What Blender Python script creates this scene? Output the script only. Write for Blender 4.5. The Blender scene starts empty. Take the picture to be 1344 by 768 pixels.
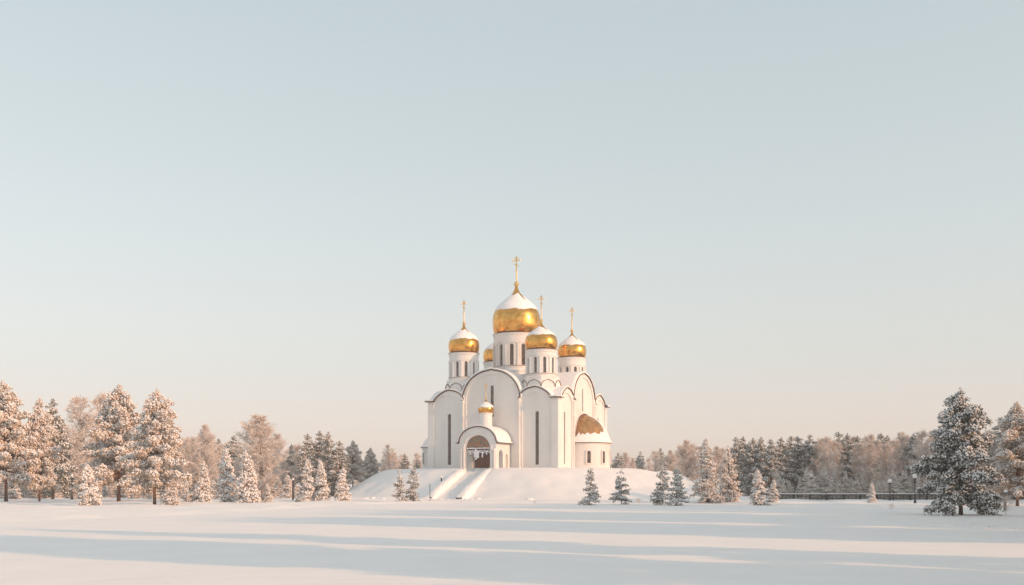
import bpy, math, random
import numpy as np
from mathutils import Vector, noise
from mathutils.geometry import tessellate_polygon

PI = math.pi
SC = bpy.context.scene
COL = SC.collection
SUN_EL, SUN_AZ = math.radians(16.5), math.radians(118.0)      # azimuth clockwise from +Y
TH = 0.429                                                    # the cathedral's turn away from the camera
CX, CY, CZ = 1.4953, 175.5675, 5.0                            # the cathedral's centre
H = 11.746                                                    # half its width
EYE = 2.5

# ------------------------------------------------------------------ materials
def new_mat(name, color, rough=0.7, metal=0.0):
    m = bpy.data.materials.new(name); m.use_nodes = True
    b = m.node_tree.nodes['Principled BSDF']
    b.inputs['Base Color'].default_value = (*color, 1)
    b.inputs['Roughness'].default_value = rough
    b.inputs['Metallic'].default_value = metal
    return m, m.node_tree, b

def noise_col(nt, b, c1, c2, scale, detail=4, lo=0.35, hi=0.65, coord='Object', stretch=None):
    n = nt.nodes.new('ShaderNodeTexNoise'); n.inputs['Scale'].default_value = scale; n.inputs['Detail'].default_value = detail
    tc = nt.nodes.new('ShaderNodeTexCoord')
    if stretch:
        mp = nt.nodes.new('ShaderNodeMapping'); mp.inputs['Scale'].default_value = stretch
        nt.links.new(tc.outputs[coord], mp.inputs['Vector']); nt.links.new(mp.outputs['Vector'], n.inputs['Vector'])
    else:
        nt.links.new(tc.outputs[coord], n.inputs['Vector'])
    r = nt.nodes.new('ShaderNodeValToRGB')
    r.color_ramp.elements[0].position = lo; r.color_ramp.elements[0].color = (*c1, 1)
    r.color_ramp.elements[1].position = hi; r.color_ramp.elements[1].color = (*c2, 1)
    nt.links.new(n.outputs['Fac'], r.inputs['Fac']); nt.links.new(r.outputs['Color'], b.inputs['Base Color'])
    return n, r, tc

def add_bump(nt, b, scale, strength, dist, coord='Object', detail=4, stretch=None):
    tc = nt.nodes.new('ShaderNodeTexCoord'); n = nt.nodes.new('ShaderNodeTexNoise')
    n.inputs['Scale'].default_value = scale; n.inputs['Detail'].default_value = detail
    bp = nt.nodes.new('ShaderNodeBump'); bp.inputs['Strength'].default_value = strength; bp.inputs['Distance'].default_value = dist
    if stretch:
        mp = nt.nodes.new('ShaderNodeMapping'); mp.inputs['Scale'].default_value = stretch
        nt.links.new(tc.outputs[coord], mp.inputs['Vector']); nt.links.new(mp.outputs['Vector'], n.inputs['Vector'])
    else:
        nt.links.new(tc.outputs[coord], n.inputs['Vector'])
    nt.links.new(n.outputs['Fac'], bp.inputs['Height']); nt.links.new(bp.outputs['Normal'], b.inputs['Normal'])

M = {}
def mats():
    m, nt, b = new_mat('snow_ground', (0.88, 0.885, 0.90), 0.75)
    noise_col(nt, b, (0.86, 0.865, 0.88), (0.91, 0.91, 0.92), 0.35, 6, 0.3, 0.7)
    add_bump(nt, b, 1.1, 0.5, 0.12, detail=10, stretch=(0.5, 1.5, 1)); M['snow_ground'] = m
    m, nt, b = new_mat('snow_drift', (0.88, 0.885, 0.90), 0.75)
    add_bump(nt, b, 2.2, 0.5, 0.12, detail=6); M['snow'] = m
    m, nt, b = new_mat('snow_on_branches', (0.87, 0.875, 0.89), 0.8); M['tree_snow'] = m
    m, nt, b = new_mat('white_plaster', (0.75, 0.74, 0.73), 0.85)
    noise_col(nt, b, (0.70, 0.68, 0.66), (0.81, 0.80, 0.79), 0.45, 7, 0.3, 0.7, stretch=(1, 1, 0.35))
    add_bump(nt, b, 6, 0.15, 0.02); M['plaster'] = m
    m, nt, b = new_mat('brown_copper_trim', (0.16, 0.085, 0.055), 0.5, 0.4)
    noise_col(nt, b, (0.095, 0.05, 0.036), (0.17, 0.09, 0.058), 3); M['copper'] = m
    m, nt, b = new_mat('bare_roof_metal', (0.36, 0.19, 0.08), 0.4, 0.75)
    noise_col(nt, b, (0.40, 0.21, 0.08), (0.62, 0.36, 0.15), 1.5, 5); M['roof_metal'] = m
    # gilded sheets: seams by a wave in height and angle
    m, nt, b = new_mat('gilded_sheet', (0.83, 0.52, 0.16), 0.17, 1.0)
    noise_col(nt, b, (0.64, 0.29, 0.045), (0.88, 0.47, 0.12), 1.4, 5)
    tc = nt.nodes.new('ShaderNodeTexCoord'); br = nt.nodes.new('ShaderNodeTexVoronoi')
    br.inputs['Scale'].default_value = 2.2; br.feature = 'DISTANCE_TO_EDGE'
    mp = nt.nodes.new('ShaderNodeMapping'); mp.inputs['Scale'].default_value = (1, 1, 0.6)
    nt.links.new(tc.outputs['Object'], mp.inputs['Vector']); nt.links.new(mp.outputs['Vector'], br.inputs['Vector'])
    rp = nt.nodes.new('ShaderNodeMapRange'); rp.inputs['From Max'].default_value = 0.06
    nt.links.new(br.outputs['Distance'], rp.inputs['Value'])
    bp = nt.nodes.new('ShaderNodeBump'); bp.inputs['Strength'].default_value = 0.12; bp.inputs['Distance'].default_value = 0.03
    nt.links.new(rp.outputs['Result'], bp.inputs['Height']); nt.links.new(bp.outputs['Normal'], b.inputs['Normal'])
    M['gold'] = m
    m, nt, b = new_mat('gilded_cross', (0.86, 0.56, 0.22), 0.35, 1.0); M['gold_cross'] = m
    # leaded window glass: dark panes with a pale lattice
    m, nt, b = new_mat('leaded_glass', (0.05, 0.045, 0.045), 0.18)
    tc = nt.nodes.new('ShaderNodeTexCoord'); mp = nt.nodes.new('ShaderNodeMapping')
    mp.inputs['Rotation'].default_value = (0, 0, 0); mp.inputs['Scale'].default_value = (3.5, 3.5, 3.5)
    ck = nt.nodes.new('ShaderNodeTexVoronoi'); ck.inputs['Scale'].default_value = 1.0; ck.distance = 'MANHATTAN'
    nt.links.new(tc.outputs['Object'], mp.inputs['Vector']); nt.links.new(mp.outputs['Vector'], ck.inputs['Vector'])
    r = nt.nodes.new('ShaderNodeValToRGB')
    r.color_ramp.elements[0].color = (0.03, 0.024, 0.024, 1); r.color_ramp.elements[1].color = (0.15, 0.12, 0.105, 1)
    r.color_ramp.elements[0].position = 0.45; r.color_ramp.elements[1].position = 0.75
    nt.links.new(ck.outputs['Distance'], r.inputs['Fac']); nt.links.new(r.outputs['Color'], b.inputs['Base Color']); M['glass'] = m
    m, nt, b = new_mat('door_wood', (0.12, 0.055, 0.035), 0.55)
    noise_col(nt, b, (0.13, 0.045, 0.028), (0.22, 0.09, 0.052), 6, 6, stretch=(3, 3, 0.3)); M['door'] = m
    # tympanum mosaic: warm ochre tesserae with blue and green patches
    m, nt, b = new_mat('mosaic', (0.4, 0.3, 0.2), 0.5)
    tc = nt.nodes.new('ShaderNodeTexCoord'); v = nt.nodes.new('ShaderNodeTexVoronoi'); v.inputs['Scale'].default_value = 5.5
    nt.links.new(tc.outputs['Object'], v.inputs['Vector'])
    r = nt.nodes.new('ShaderNodeValToRGB'); cr = r.color_ramp; cr.interpolation = 'CONSTANT'
    cols = [(0.27, 0.14, 0.07), (0.13, 0.13, 0.14), (0.34, 0.20, 0.08), (0.20, 0.11, 0.07), (0.42, 0.15, 0.07), (0.12, 0.16, 0.18), (0.30, 0.22, 0.11)]
    cr.elements[0].color = (*cols[0], 1); cr.elements[1].position = 0.16; cr.elements[1].color = (*cols[1], 1)
    for i, c in enumerate(cols[2:]):
        e = cr.elements.new(0.3 + 0.13 * i); e.color = (*c, 1)
    sp = nt.nodes.new('ShaderNodeSeparateColor'); nt.links.new(v.outputs['Color'], sp.inputs['Color'])
    nt.links.new(sp.outputs['Red'], r.inputs['Fac']); nt.links.new(r.outputs['Color'], b.inputs['Base Color']); M['mosaic'] = m
    m, nt, b = new_mat('conifer_needles', (0.045, 0.06, 0.04), 0.7)
    noise_col(nt, b, (0.13, 0.135, 0.115), (0.36, 0.31, 0.24), 1.1, 4); M['needles'] = m
    m, nt, b = new_mat('green_grey_needles', (0.06, 0.07, 0.06), 0.7)
    noise_col(nt, b, (0.045, 0.06, 0.05), (0.13, 0.125, 0.095), 1.0, 4); M['needles_dark'] = m
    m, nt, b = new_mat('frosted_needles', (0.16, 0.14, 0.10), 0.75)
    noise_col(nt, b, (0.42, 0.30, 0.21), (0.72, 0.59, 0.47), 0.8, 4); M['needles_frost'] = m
    m, nt, b = new_mat('spruce_bark', (0.07, 0.05, 0.04), 0.9)
    noise_col(nt, b, (0.05, 0.036, 0.03), (0.11, 0.08, 0.06), 5, 6, stretch=(2, 2, 0.4)); M['bark'] = m
    m, nt, b = new_mat('pine_bark', (0.2, 0.1, 0.05), 0.9)
    tc = nt.nodes.new('ShaderNodeTexCoord'); sx = nt.nodes.new('ShaderNodeSeparateXYZ')
    nt.links.new(tc.outputs['Object'], sx.inputs['Vector'])
    nz = nt.nodes.new('ShaderNodeTexNoise'); nz.inputs['Scale'].default_value = 3.0; nz.inputs['Detail'].default_value = 6
    nt.links.new(tc.outputs['Object'], nz.inputs['Vector'])
    ad = nt.nodes.new('ShaderNodeMath'); ad.operation = 'MULTIPLY_ADD'; ad.inputs[1].default_value = 0.16
    nt.links.new(sx.outputs['Z'], ad.inputs[0]); nt.links.new(nz.outputs['Fac'], ad.inputs[2])
    r = nt.nodes.new('ShaderNodeValToRGB')          # old grey-brown plates below, thin orange bark higher up
    r.color_ramp.elements[0].position = 0.55; r.color_ramp.elements[0].color = (0.075, 0.045, 0.032, 1)
    r.color_ramp.elements[1].position = 1.2; r.color_ramp.elements[1].color = (0.30, 0.13, 0.055, 1)
    nt.links.new(ad.outputs['Value'], r.inputs['Fac']); nt.links.new(r.outputs['Color'], b.inputs['Base Color']); M['pine_bark'] = m
    m, nt, b = new_mat('frosted_twig', (0.50, 0.46, 0.44), 0.85)
    noise_col(nt, b, (0.66, 0.57, 0.515), (0.88, 0.81, 0.76), 0.7, 4); M['twig'] = m
    m, nt, b = new_mat('birch_limb', (0.32, 0.27, 0.24), 0.85)
    noise_col(nt, b, (0.22, 0.17, 0.14), (0.45, 0.40, 0.37), 3, 5, stretch=(1, 1, 0.4)); M['birch_bark'] = m
    m, nt, b = new_mat('black_iron', (0.025, 0.025, 0.028), 0.5, 0.3); M['iron'] = m
    m, nt, b = new_mat('lamp_globe', (0.72, 0.70, 0.66), 0.3); M['globe'] = m
    m, nt, b = new_mat('weathered_wood', (0.055, 0.045, 0.04), 0.85)
    noise_col(nt, b, (0.02, 0.018, 0.017), (0.05, 0.042, 0.037), 4, 5, stretch=(0.5, 3, 3)); M['wood'] = m
    m, nt, b = new_mat('grey_stone', (0.38, 0.37, 0.36), 0.9); noise_col(nt, b, (0.3, 0.29, 0.28), (0.45, 0.44, 0.43), 2); M['stone'] = m
mats()

# ------------------------------------------------------------------ object helpers
class MB:
    """collects shapes and links them as one mesh object"""
    def __init__(s): s.v = []; s.f = []
    def add(s, vs, fs):
        o = len(s.v); s.v += [tuple(p) for p in vs]; s.f += [tuple(i + o for i in f) for f in fs]
    def box(s, x0, x1, y0, y1, z0, z1):
        s.add([(x0, y0, z0), (x1, y0, z0), (x1, y1, z0), (x0, y1, z0), (x0, y0, z1), (x1, y0, z1), (x1, y1, z1), (x0, y1, z1)],
              [(0, 3, 2, 1), (4, 5, 6, 7), (0, 1, 5, 4), (1, 2, 6, 5), (2, 3, 7, 6), (3, 0, 4, 7)])
    def lathe(s, prof, n=24, c=(0, 0, 0), cap=True):
        vs = []; fs = []
        for r, z in prof:
            for k in range(n):
                a = 2 * PI * k / n; vs.append((c[0] + r * math.cos(a), c[1] + r * math.sin(a), c[2] + z))
        for i in range(len(prof) - 1):
            for k in range(n):
                a, b = i * n + k, i * n + (k + 1) % n
                fs.append((a, b, b + n, a + n))
        if cap:
            fs.append(tuple(range(n))[::-1]); o = (len(prof) - 1) * n; fs.append(tuple(range(o, o + n)))
        s.add(vs, fs)
    def tube(s, pts, rad, n=6):
        pts = [Vector(p) for p in pts]; vs = []; fs = []
        for i, p in enumerate(pts):
            t = (pts[min(i + 1, len(pts) - 1)] - pts[max(i - 1, 0)]).normalized()
            a = t.cross(Vector((0, 0, 1)) if abs(t.z) < .9 else Vector((1, 0, 0))).normalized(); b = t.cross(a)
            r = rad[i] if hasattr(rad, '__len__') else rad
            for k in range(n):
                q = 2 * PI * k / n; vs.append(p + a * (r * math.cos(q)) + b * (r * math.sin(q)))
        for i in range(len(pts) - 1):
            for k in range(n):
                x, y = i * n + k, i * n + (k + 1) % n; fs.append((x, y, y + n, x + n))
        fs.append(tuple(range(n))[::-1]); o = (len(pts) - 1) * n; fs.append(tuple(range(o, o + n)))
        s.add(vs, fs)
    def build(s, name, mat, parent=None, smooth=False, fix=True):
        me = bpy.data.meshes.new(name); me.from_pydata(s.v, [], s.f)
        if fix:
            import bmesh
            bm = bmesh.new(); bm.from_mesh(me); bmesh.ops.recalc_face_normals(bm, faces=bm.faces); bm.to_mesh(me); bm.free()
        if smooth: me.shade_smooth()
        if smooth == 'auto': me.set_sharp_from_angle(angle=math.radians(40))
        return link(name, me, mat, parent)

def link(name, me, mat, parent=None):
    o = bpy.data.objects.new(name, me)
    if mat is not None and not me.materials: me.materials.append(mat)
    COL.objects.link(o)
    if parent is not None: o.parent = parent
    return o

def tag(o, label, cat, group=None, kind=None):
    o['label'] = label; o['category'] = cat
    if group: o['group'] = group
    if kind: o['kind'] = kind
    return o

def thing(name, label, cat, loc=(0, 0, 0), rz=0, group=None):
    o = bpy.data.objects.new(name, None); COL.objects.link(o); o.location = loc; o.rotation_euler = (0, 0, rz)
    o.empty_display_size = 0.3
    return tag(o, label, cat, group)

def copy_tree(o, parent=None):
    c = o.copy(); COL.objects.link(c); c.parent = parent
    for ch in o.children: copy_tree(ch, c)
    return c

# ------------------------------------------------------------------ terrain
def sst(a, b, x):
    t = np.clip((x - a) / (b - a), 0, 1); return t * t * (3 - 2 * t)

def fbm(x, y, scale, octv=3, seed=0):
    rng = np.random.RandomState(seed); r = np.zeros_like(np.asarray(x, float)); amp = 1.0; f = 1.0 / scale
    for o in range(octv):
        for k in range(4):
            a = rng.uniform(0, 2 * PI); ph = rng.uniform(0, 2 * PI); w = f * rng.uniform(0.6, 1.4) * 2 * PI
            r = r + amp * 0.35 * np.sin((x * math.cos(a) + y * math.sin(a)) * w + ph)
        amp *= 0.5; f *= 2.1
    return r

cth, sth = math.cos(TH), math.sin(TH)
def to_uv(x, y):
    dx, dy = x - CX, y - CY
    return dx * cth - dy * sth, dx * sth + dy * cth
def to_xy(u, v): return CX + u * cth + v * sth, CY - u * sth + v * cth

def mound_h(x, y):
    u, v = to_uv(x, y)
    wob = 0.9 * fbm(x, y, 20, 2, 5)
    a = np.where(u < 0, 24.5, 21.0); b = np.where(v < 0, 17.3, 18.0)
    r = np.hypot(u / a, v / b) + 1e-6; Rd = np.hypot(u, v) / r
    cu = u / np.maximum(np.hypot(u, v), 1); fl = np.where(cu < 0, 9.2 - 2.5 * cu, 9.2 + 10.0 * cu)
    d = np.clip((r - 1) * Rd / fl + wob * .03 * sst(1.05, 1.4, r), 0, 1)
    h = 5.0 * (1 - 0.5 * d - 0.5 * sst(0, 1, d))
    bump = 4.6 * np.exp(-(((x - 29.5) / 6.0) ** 2 + ((y - 189) / 9.0) ** 2))
    h = h + bump * np.clip(1 - h / 5.0, 0, 1) ** 0.7
    return h

def stair_mask(x, y):
    u, v = to_uv(x, y)
    return ((np.abs(u) < 2.5) & (v > -28.6) & (v < -16.9)).astype(float)

BANK = np.array([(-140, 30), (-60, 52), (-33, 65), (-25, 88), (-20, 118), (-8, 130), (10, 132), (26, 124), (45, 106), (60, 92), (150, 60)])
def bank(x, y):
    yb = np.interp(x, BANK[:, 0], BANK[:, 1]); return y - yb

def ground_h(x, y):
    x = np.asarray(x, float); y = np.asarray(y, float)
    h = 0.05 * fbm(x, y, 45, 2, 1)
    b = bank(x, y)
    rough = sst(-0.5, 3.0, b)
    h = h * 1.0 + rough * (0.16 + 0.13 * fbm(x, y, 9, 3, 2)) + (0.16 * np.exp(-((b - 1.2) / 1.0) ** 2))
    h = h + (0.014 * fbm(x, y, 7, 3, 3) + 0.02 * np.maximum(fbm(x * .45, y * 1.6, 11, 3, 14) - .55, 0)) * (1 - rough)
    m = mound_h(x, y)
    h = h * np.clip(1 - m / 6, 0.3, 1) + m + np.where(m > 0.05, (0.13 * fbm(x, y, 8, 2, 9) + 0.07 * fbm(x, y, 2.6, 2, 11)) * np.clip(m, 0, 1) * np.clip((5.0 - m) * 1.5, 0, 1), 0)
    far = sst(230, 900, np.hypot(x, y - 100)); h = h * (1 - far) + far * 1.5
    return h - stair_mask(x, y) * 1.1 * np.clip(m, 0, 1)

def gz(x, y): return float(ground_h(np.array([x]), np.array([y]))[0])

def terrain():
    def axis(lo, hi, step, far):
        a = np.arange(lo, hi + 1e-6, step); g = []
        d = step; p = hi
        while p < far: d *= 1.28; p += d; g.append(p)
        q = []; d = step; p = lo
        while p > -far: d *= 1.28; p -= d; q.append(p)
        return np.array(q[::-1] + list(a) + g)
    xs = axis(-110, 110, 0.75, 4000); ys = axis(0, 235, 0.75, 4000)
    X, Y = np.meshgrid(xs, ys); Z = ground_h(X, Y)
    nx, ny = len(xs), len(ys)
    V = np.stack([X.ravel(), Y.ravel(), Z.ravel()], 1)
    i = np.arange(nx * ny).reshape(ny, nx)
    F = np.stack([i[:-1, :-1], i[:-1, 1:], i[1:, 1:], i[1:, :-1]], -1).reshape(-1, 4)
    mm = mound_h(X, Y) > 0.04
    fm = (mm[:-1, :-1] | mm[1:, 1:] | mm[:-1, 1:] | mm[1:, :-1]).ravel()
    for name, sel in (('snow_field', ~fm), ('snow_mound', fm)):
        f = F[sel]; used, inv = np.unique(f, return_inverse=True)
        me = bpy.data.meshes.new(name); me.from_pydata(V[used].tolist(), [], inv.reshape(-1, 4).tolist()); me.shade_smooth()
        o = link(name, me, M['snow_ground']); o['kind'] = 'structure'
terrain()

# ------------------------------------------------------------------ cathedral
def slab(mb, outer, holes, org, du, dn, th):
    """a flat wall: outer and holes are (a, z) loops; a runs along du, the wall goes th back along dn"""
    loops = [outer] + holes
    pts3 = [[Vector((a, z, 0)) for a, z in lp] for lp in loops]
    tris = tessellate_polygon(pts3)
    flat = [p for lp in loops for p in lp]; n = len(flat)
    org = Vector(org); du = Vector(du); dn = Vector(dn)
    f = [org + du * a + Vector((0, 0, z)) for a, z in flat]; b = [p + dn * th for p in f]
    fs = [tuple(t) for t in tris] + [tuple(i + n for i in t[::-1]) for t in tris]
    o = 0
    for lp in loops:
        k = len(lp)
        for i in range(k):
            x, y = o + i, o + (i + 1) % k; fs.append((x, y, y + n, x + n))
        o += k
    mb.add(f + b, fs)

def arch_loop(c, hw, z0, zs, n=10, rise=None):
    rise = hw if rise is None else rise
    return [(c - hw, z0), (c + hw, z0)] + [(c + hw * math.cos(PI * i / n), zs + rise * math.sin(PI * i / n)) for i in range(n + 1)]

BAY = 5.166
def prof_c(u):                                    # central gable
    q = min(abs(u) / BAY, 1.0)
    return 11.5 + 4.72 * math.sqrt(max(0, 1 - q ** 2.05)) + 0.12 * math.exp(-(u / .35) ** 2)
def prof_s(s):                                    # corner gable, s outward from the valley
    if s < 2.8: g = math.sqrt(max(0, 1 - ((2.8 - s) / 2.8) ** 2.1))
    elif s < 5.4:
        q = (s - 2.8) / 2.6; g = 0.72 * math.sqrt(max(0, 1 - q * q)) + 0.28 * 0.5 * (1 + math.cos(PI * q))
    else: g = 0
    return 11.4 + 1.75 * g + 0.10 * math.exp(-((s - 2.8) / .3) ** 2)
def P(u):
    return prof_c(u) if abs(u) <= BAY else prof_s(abs(u) - BAY)
def seg(a, b, n): return [a + (b - a) * i / n for i in range(n + 1)]
def clustered(a, b, n): return [(a + b) / 2 - (b - a) / 2 * math.cos(PI * i / n) for i in range(n + 1)]

CATH = thing('cathedral', 'white orthodox cathedral with five gilded onion domes on the snowy mound', 'church', (CX, CY, CZ), -TH)

FACES = [  # org, along, inward
    ((0, -H, 0), (1, 0, 0), (0, 1, 0), H + 0.0, 'front'),
    ((H, 0, 0), (0, 1, 0), (-1, 0, 0), H - 0.6, 'right'),
    ((0, H, 0), (-1, 0, 0), (0, -1, 0), H + 0.0, 'back'),
    ((-H, 0, 0), (0, -1, 0), (1, 0, 0), H - 0.6, 'left')]
SLITS = {'front': [(-7.9, 0.31, 0.7, 9.0), (8.2, 0.31, 0.6, 9.0), (0.1, 0.29, 8.6, 13.5)],
         'right': [(-8.6, 0.26, 0.7, 9.0), (-0.2, 0.24, 9.9, 13.5), (7.6, 0.26, 0.7, 9.0)],
         'back': [(-8, 0.26, 0.7, 9.0), (8, 0.26, 0.7, 9.0)],
         'left': [(-8, 0.26, 0.7, 9.0), (0, 0.24, 9.9, 13.5), (8, 0.26, 0.7, 9.0)]}
def facade():
    for org, du, dn, lim, side in FACES:
        us = sorted(set([x for x in clustered(-BAY, BAY, 28)] + [BAY + x for x in clustered(0, 5.4, 16)] + [-BAY - x for x in clustered(0, 5.4, 16)] + [-lim, lim]))
        us = [u for u in us if abs(u) <= lim + 1e-6]
        outer = [(-lim, -1.2), (lim, -1.2)] + [(u, P(u) - 0.02) for u in us[::-1]]
        holes = [arch_loop(c, hw, z0, z1, 6) for c, hw, z0, z1 in SLITS[side]]
        mb = MB(); slab(mb, outer, holes, org, du, dn, 0.6)
        # raised surrounds: each bay framed by pilasters and an archivolt
        out = -Vector(dn)
        for k, (a, b, pr) in enumerate([(-H, -BAY, 'l'), (-BAY, BAY, 'c'), (BAY, H, 'r')]):
            ext = 0.2 if side in ('front', 'back') else -0.0
            a2 = a - ext if k == 0 else a + .004; b2 = b + ext if k == 2 else b - .004
            if pr == 'c': xs = clustered(a2, b2, 28)
            elif pr == 'r': xs = [BAY + .004 + x for x in clustered(0, 5.4, 16)] + [b2]
            else: xs = [a2] + [-BAY - .004 - x for x in clustered(0, 5.4, 16)][::-1]
            wi = 0.5; wo = 0.95
            lo, hi = (a + wo, b - wi) if pr == 'l' else ((a + wi, b - wo) if pr == 'r' else (a + 0.55, b - 0.55))
            if pr == 'c':
                ins = [(u, 11.5 + (4.72 - 0.6) * math.sqrt(max(0, 1 - (abs(u) / hi) ** 2.05))) for u in clustered(lo, hi, 24)]
            else:
                c, hw = (lo + hi) / 2, (hi - lo) / 2
                ins = [(u, 10.55 + 1.85 * math.sqrt(max(0, 1 - ((u - c) / hw) ** 2))) for u in clustered(lo, hi, 18)]
            outer = [(a2, -1.2), (b2, -1.2)] + [(u, P(min(max(u, -H), H)) - 0.04) for u in xs[::-1]]
            hole = [(lo, 0.25), (hi, 0.25)] + ins[::-1]
            org2 = Vector(org) + out * 0.22
            slab(mb, outer, [hole], org2, du, dn, 0.218)
        w = mb.build('wall', M['plaster'], CATH)
        for c, hw, z0, z1 in SLITS[side]:
            g = MB(); slab(g, arch_loop(c, hw + .01, z0 - .01, z1, 6), [], Vector(org) + Vector(dn) * 0.22, du, dn, 0.06)
            g.build('window', M['glass'], w)
        # slim columns with capitals where the bays meet
        for s in (-1, 1):
            cb = MB(); p = Vector(org) + Vector(du) * (s * BAY) + out * 0.30
            cb.lathe([(0.24, -1.0), (0.24, 0.3), (0.17, 0.4), (0.17, 8.6), (0.24, 8.7), (0.24, 8.85), (0.17, 8.95), (0.17, 10.7), (0.30, 10.95), (0.34, 11.15), (0.20, 11.5)], 10, p)
            cb.build('column', M['plaster'], CATH, 'auto')
facade()

def offset_curve(pts, d):
    out = []
    for i, p in enumerate(pts):
        a = pts[max(i - 1, 0)]; b = pts[min(i + 1, len(pts) - 1)]
        tx, tz = b[0] - a[0], b[1] - a[1]; l = math.hypot(tx, tz) or 1
        out.append((p[0] - tz / l * d, p[1] + tx / l * d))
    return out

def barrel(mb, pts, w0, w1, d0, d1, frame, nw=1, jit=0.0, seed=0, keep=None):
    """a vaulted shell over the curve pts (a, z), from depth w0 to w1, between offsets d0 and d1; frame maps (a, w, z) to a point"""
    rng = random.Random(seed); lo = offset_curve(pts, d0); hi = offset_curve(pts, d1); n = len(pts)
    vs = []; fs = []
    for j in range(nw + 1):
        w = w0 + (w1 - w0) * j / nw
        for i in range(n):
            e = w + (jit * rng.uniform(-1, 1) if j in (0, nw) else 0)
            vs.append(frame(lo[i][0], w, lo[i][1])); vs.append(frame(hi[i][0], e, hi[i][1] + jit * rng.uniform(-.4, .6)))
    N = 2 * n
    for j in range(nw):
        for i in range(n - 1):
            a = j * N + 2 * i; b = (j + 1) * N + 2 * i
            if keep and not keep((pts[i][0] + pts[i + 1][0]) / 2, w0 + (w1 - w0) * (j + .5) / nw, (pts[i][1] + pts[i + 1][1]) / 2): continue
            fs.append((a, a + 2, b + 2, b)); fs.append((a + 1, b + 1, b + 3, a + 3))
        for i in (0, n - 1):
            if keep and not keep(pts[i][0], w0 + (w1 - w0) * (j + .5) / nw, pts[i][1]): continue
            a = j * N + 2 * i; b = (j + 1) * N + 2 * i; fs.append((a, b, b + 1, a + 1))
    for j in (0, nw):
        for i in range(n - 1):
            a = j * N + 2 * i; fs.append((a, a + 1, a + 3, a + 2))
    mb.add(vs, fs)

def roofs():
    shell = MB(); snow = MB(); OV = 0.42
    cpts = [(u, P(u)) for u in clustered(-BAY, BAY, 30)]
    fr_v = lambda a, w, z: (a, w, z)
    fr_u = lambda a, w, z: (w, a, z)
    e = 0
    for fr in (fr_v, fr_u):
        barrel(shell, cpts, -H - OV, H + OV, 0.03, 0.15, fr)
        barrel(snow, cpts, -H - OV + 0.10, H + OV - 0.10, 0.152, 0.42, fr, 40, 0.05, 3)
    for su in (-1, 1):
        for sv in (-1, 1):
            spts = [(su * (BAY + s), prof_s(s)) for s in clustered(0, 5.4, 18)] + [(su * (H + 0.75), 11.36)]
            tpts = [(sv * (BAY + s), prof_s(s)) for s in clustered(0, 5.4, 18)] + [(sv * (H + 0.75), 11.375)]
            if su < 0: spts = spts[::-1]
            if sv < 0: tpts = tpts[::-1]
            # where the two vaults cross only the higher one is roof
            kp = lambda a, w, z: abs(w) > H + .02 or z >= prof_s(max(0, min(abs(w) - BAY, 6.5))) - .12
            barrel(shell, spts, sv * (H + OV), sv * (BAY - .1), 0.03, 0.14, fr_v, 44, keep=kp)
            barrel(snow, spts, sv * (H + OV - .10), sv * (BAY - .1), 0.142, 0.36, fr_v, 44, 0.03, 5, keep=kp)
            barrel(shell, tpts, su * (H + OV), su * (BAY - .1), 0.03, 0.14, fr_u, 44, keep=kp)
            barrel(snow, tpts, su * (H + OV - .10), su * (BAY - .1), 0.142, 0.36, fr_u, 44, 0.03, 7, keep=kp)
    r = shell.build('roof', M['copper'], CATH)
    snow.build('roof_snow', M['snow'], r, True)
roofs()

ONION = [(0.89, 0.0), (0.945, 0.10), (0.98, 0.24), (0.997, 0.42), (1.0, 0.56), (0.975, 0.76), (0.92, 0.91), (0.82, 1.06), (0.675, 1.19), (0.52, 1.31), (0.39, 1.42), (0.28, 1.52), (0.155, 1.65), (0.085, 1.79), (0.045, 1.95)]
def onion_r(z):
    for (r0, z0), (r1, z1) in zip(ONION, ONION[1:]):
        if z0 <= z <= z1: return r0 + (r1 - r0) * (z - z0) / (z1 - z0)
    return ONION[-1][0]

def cap_shell(mb, prof, lowf, highf, c, R, zk, n=96, m=14, th=0.10, a0=0.0, a1=2 * PI):
    """snow lying on a lathed surface between two ragged limits"""
    vs = []; fs = []; closed = abs(a1 - a0 - 2 * PI) < 1e-6
    cols = n if closed else n + 1
    for k in range(cols):
        a = a0 + (a1 - a0) * k / n; lo = lowf(a); hi = max(highf(a), lo + 0.02)
        for j in range(m + 1):
            z = lo + (hi - lo) * j / m; r = prof(z) * R
            t = th * min(1.0, 3.0 * min(j, m - j) / m) + 0.012
            vs.append((c[0] + (r + t) * math.cos(a), c[1] + (r + t) * math.sin(a), c[2] + z * zk + t * 0.6))
        vs.append((c[0] + (prof(lo) * R - .02) * math.cos(a), c[1] + (prof(lo) * R - .02) * math.sin(a), c[2] + lo * zk))
        vs.append((c[0] + (prof(hi) * R - .02) * math.cos(a), c[1] + (prof(hi) * R - .02) * math.sin(a), c[2] + hi * zk))
    S = m + 3
    for k in range(n):
        A = k * S; B = ((k + 1) % cols) * S
        for j in range(m): fs.append((A + j, B + j, B + j + 1, A + j + 1))
        fs.append((A, A + m + 1, B + m + 1, B)); fs.append((A + m, B + m, B + m + 2, A + m + 2))
    mb.add(vs, fs)

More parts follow.
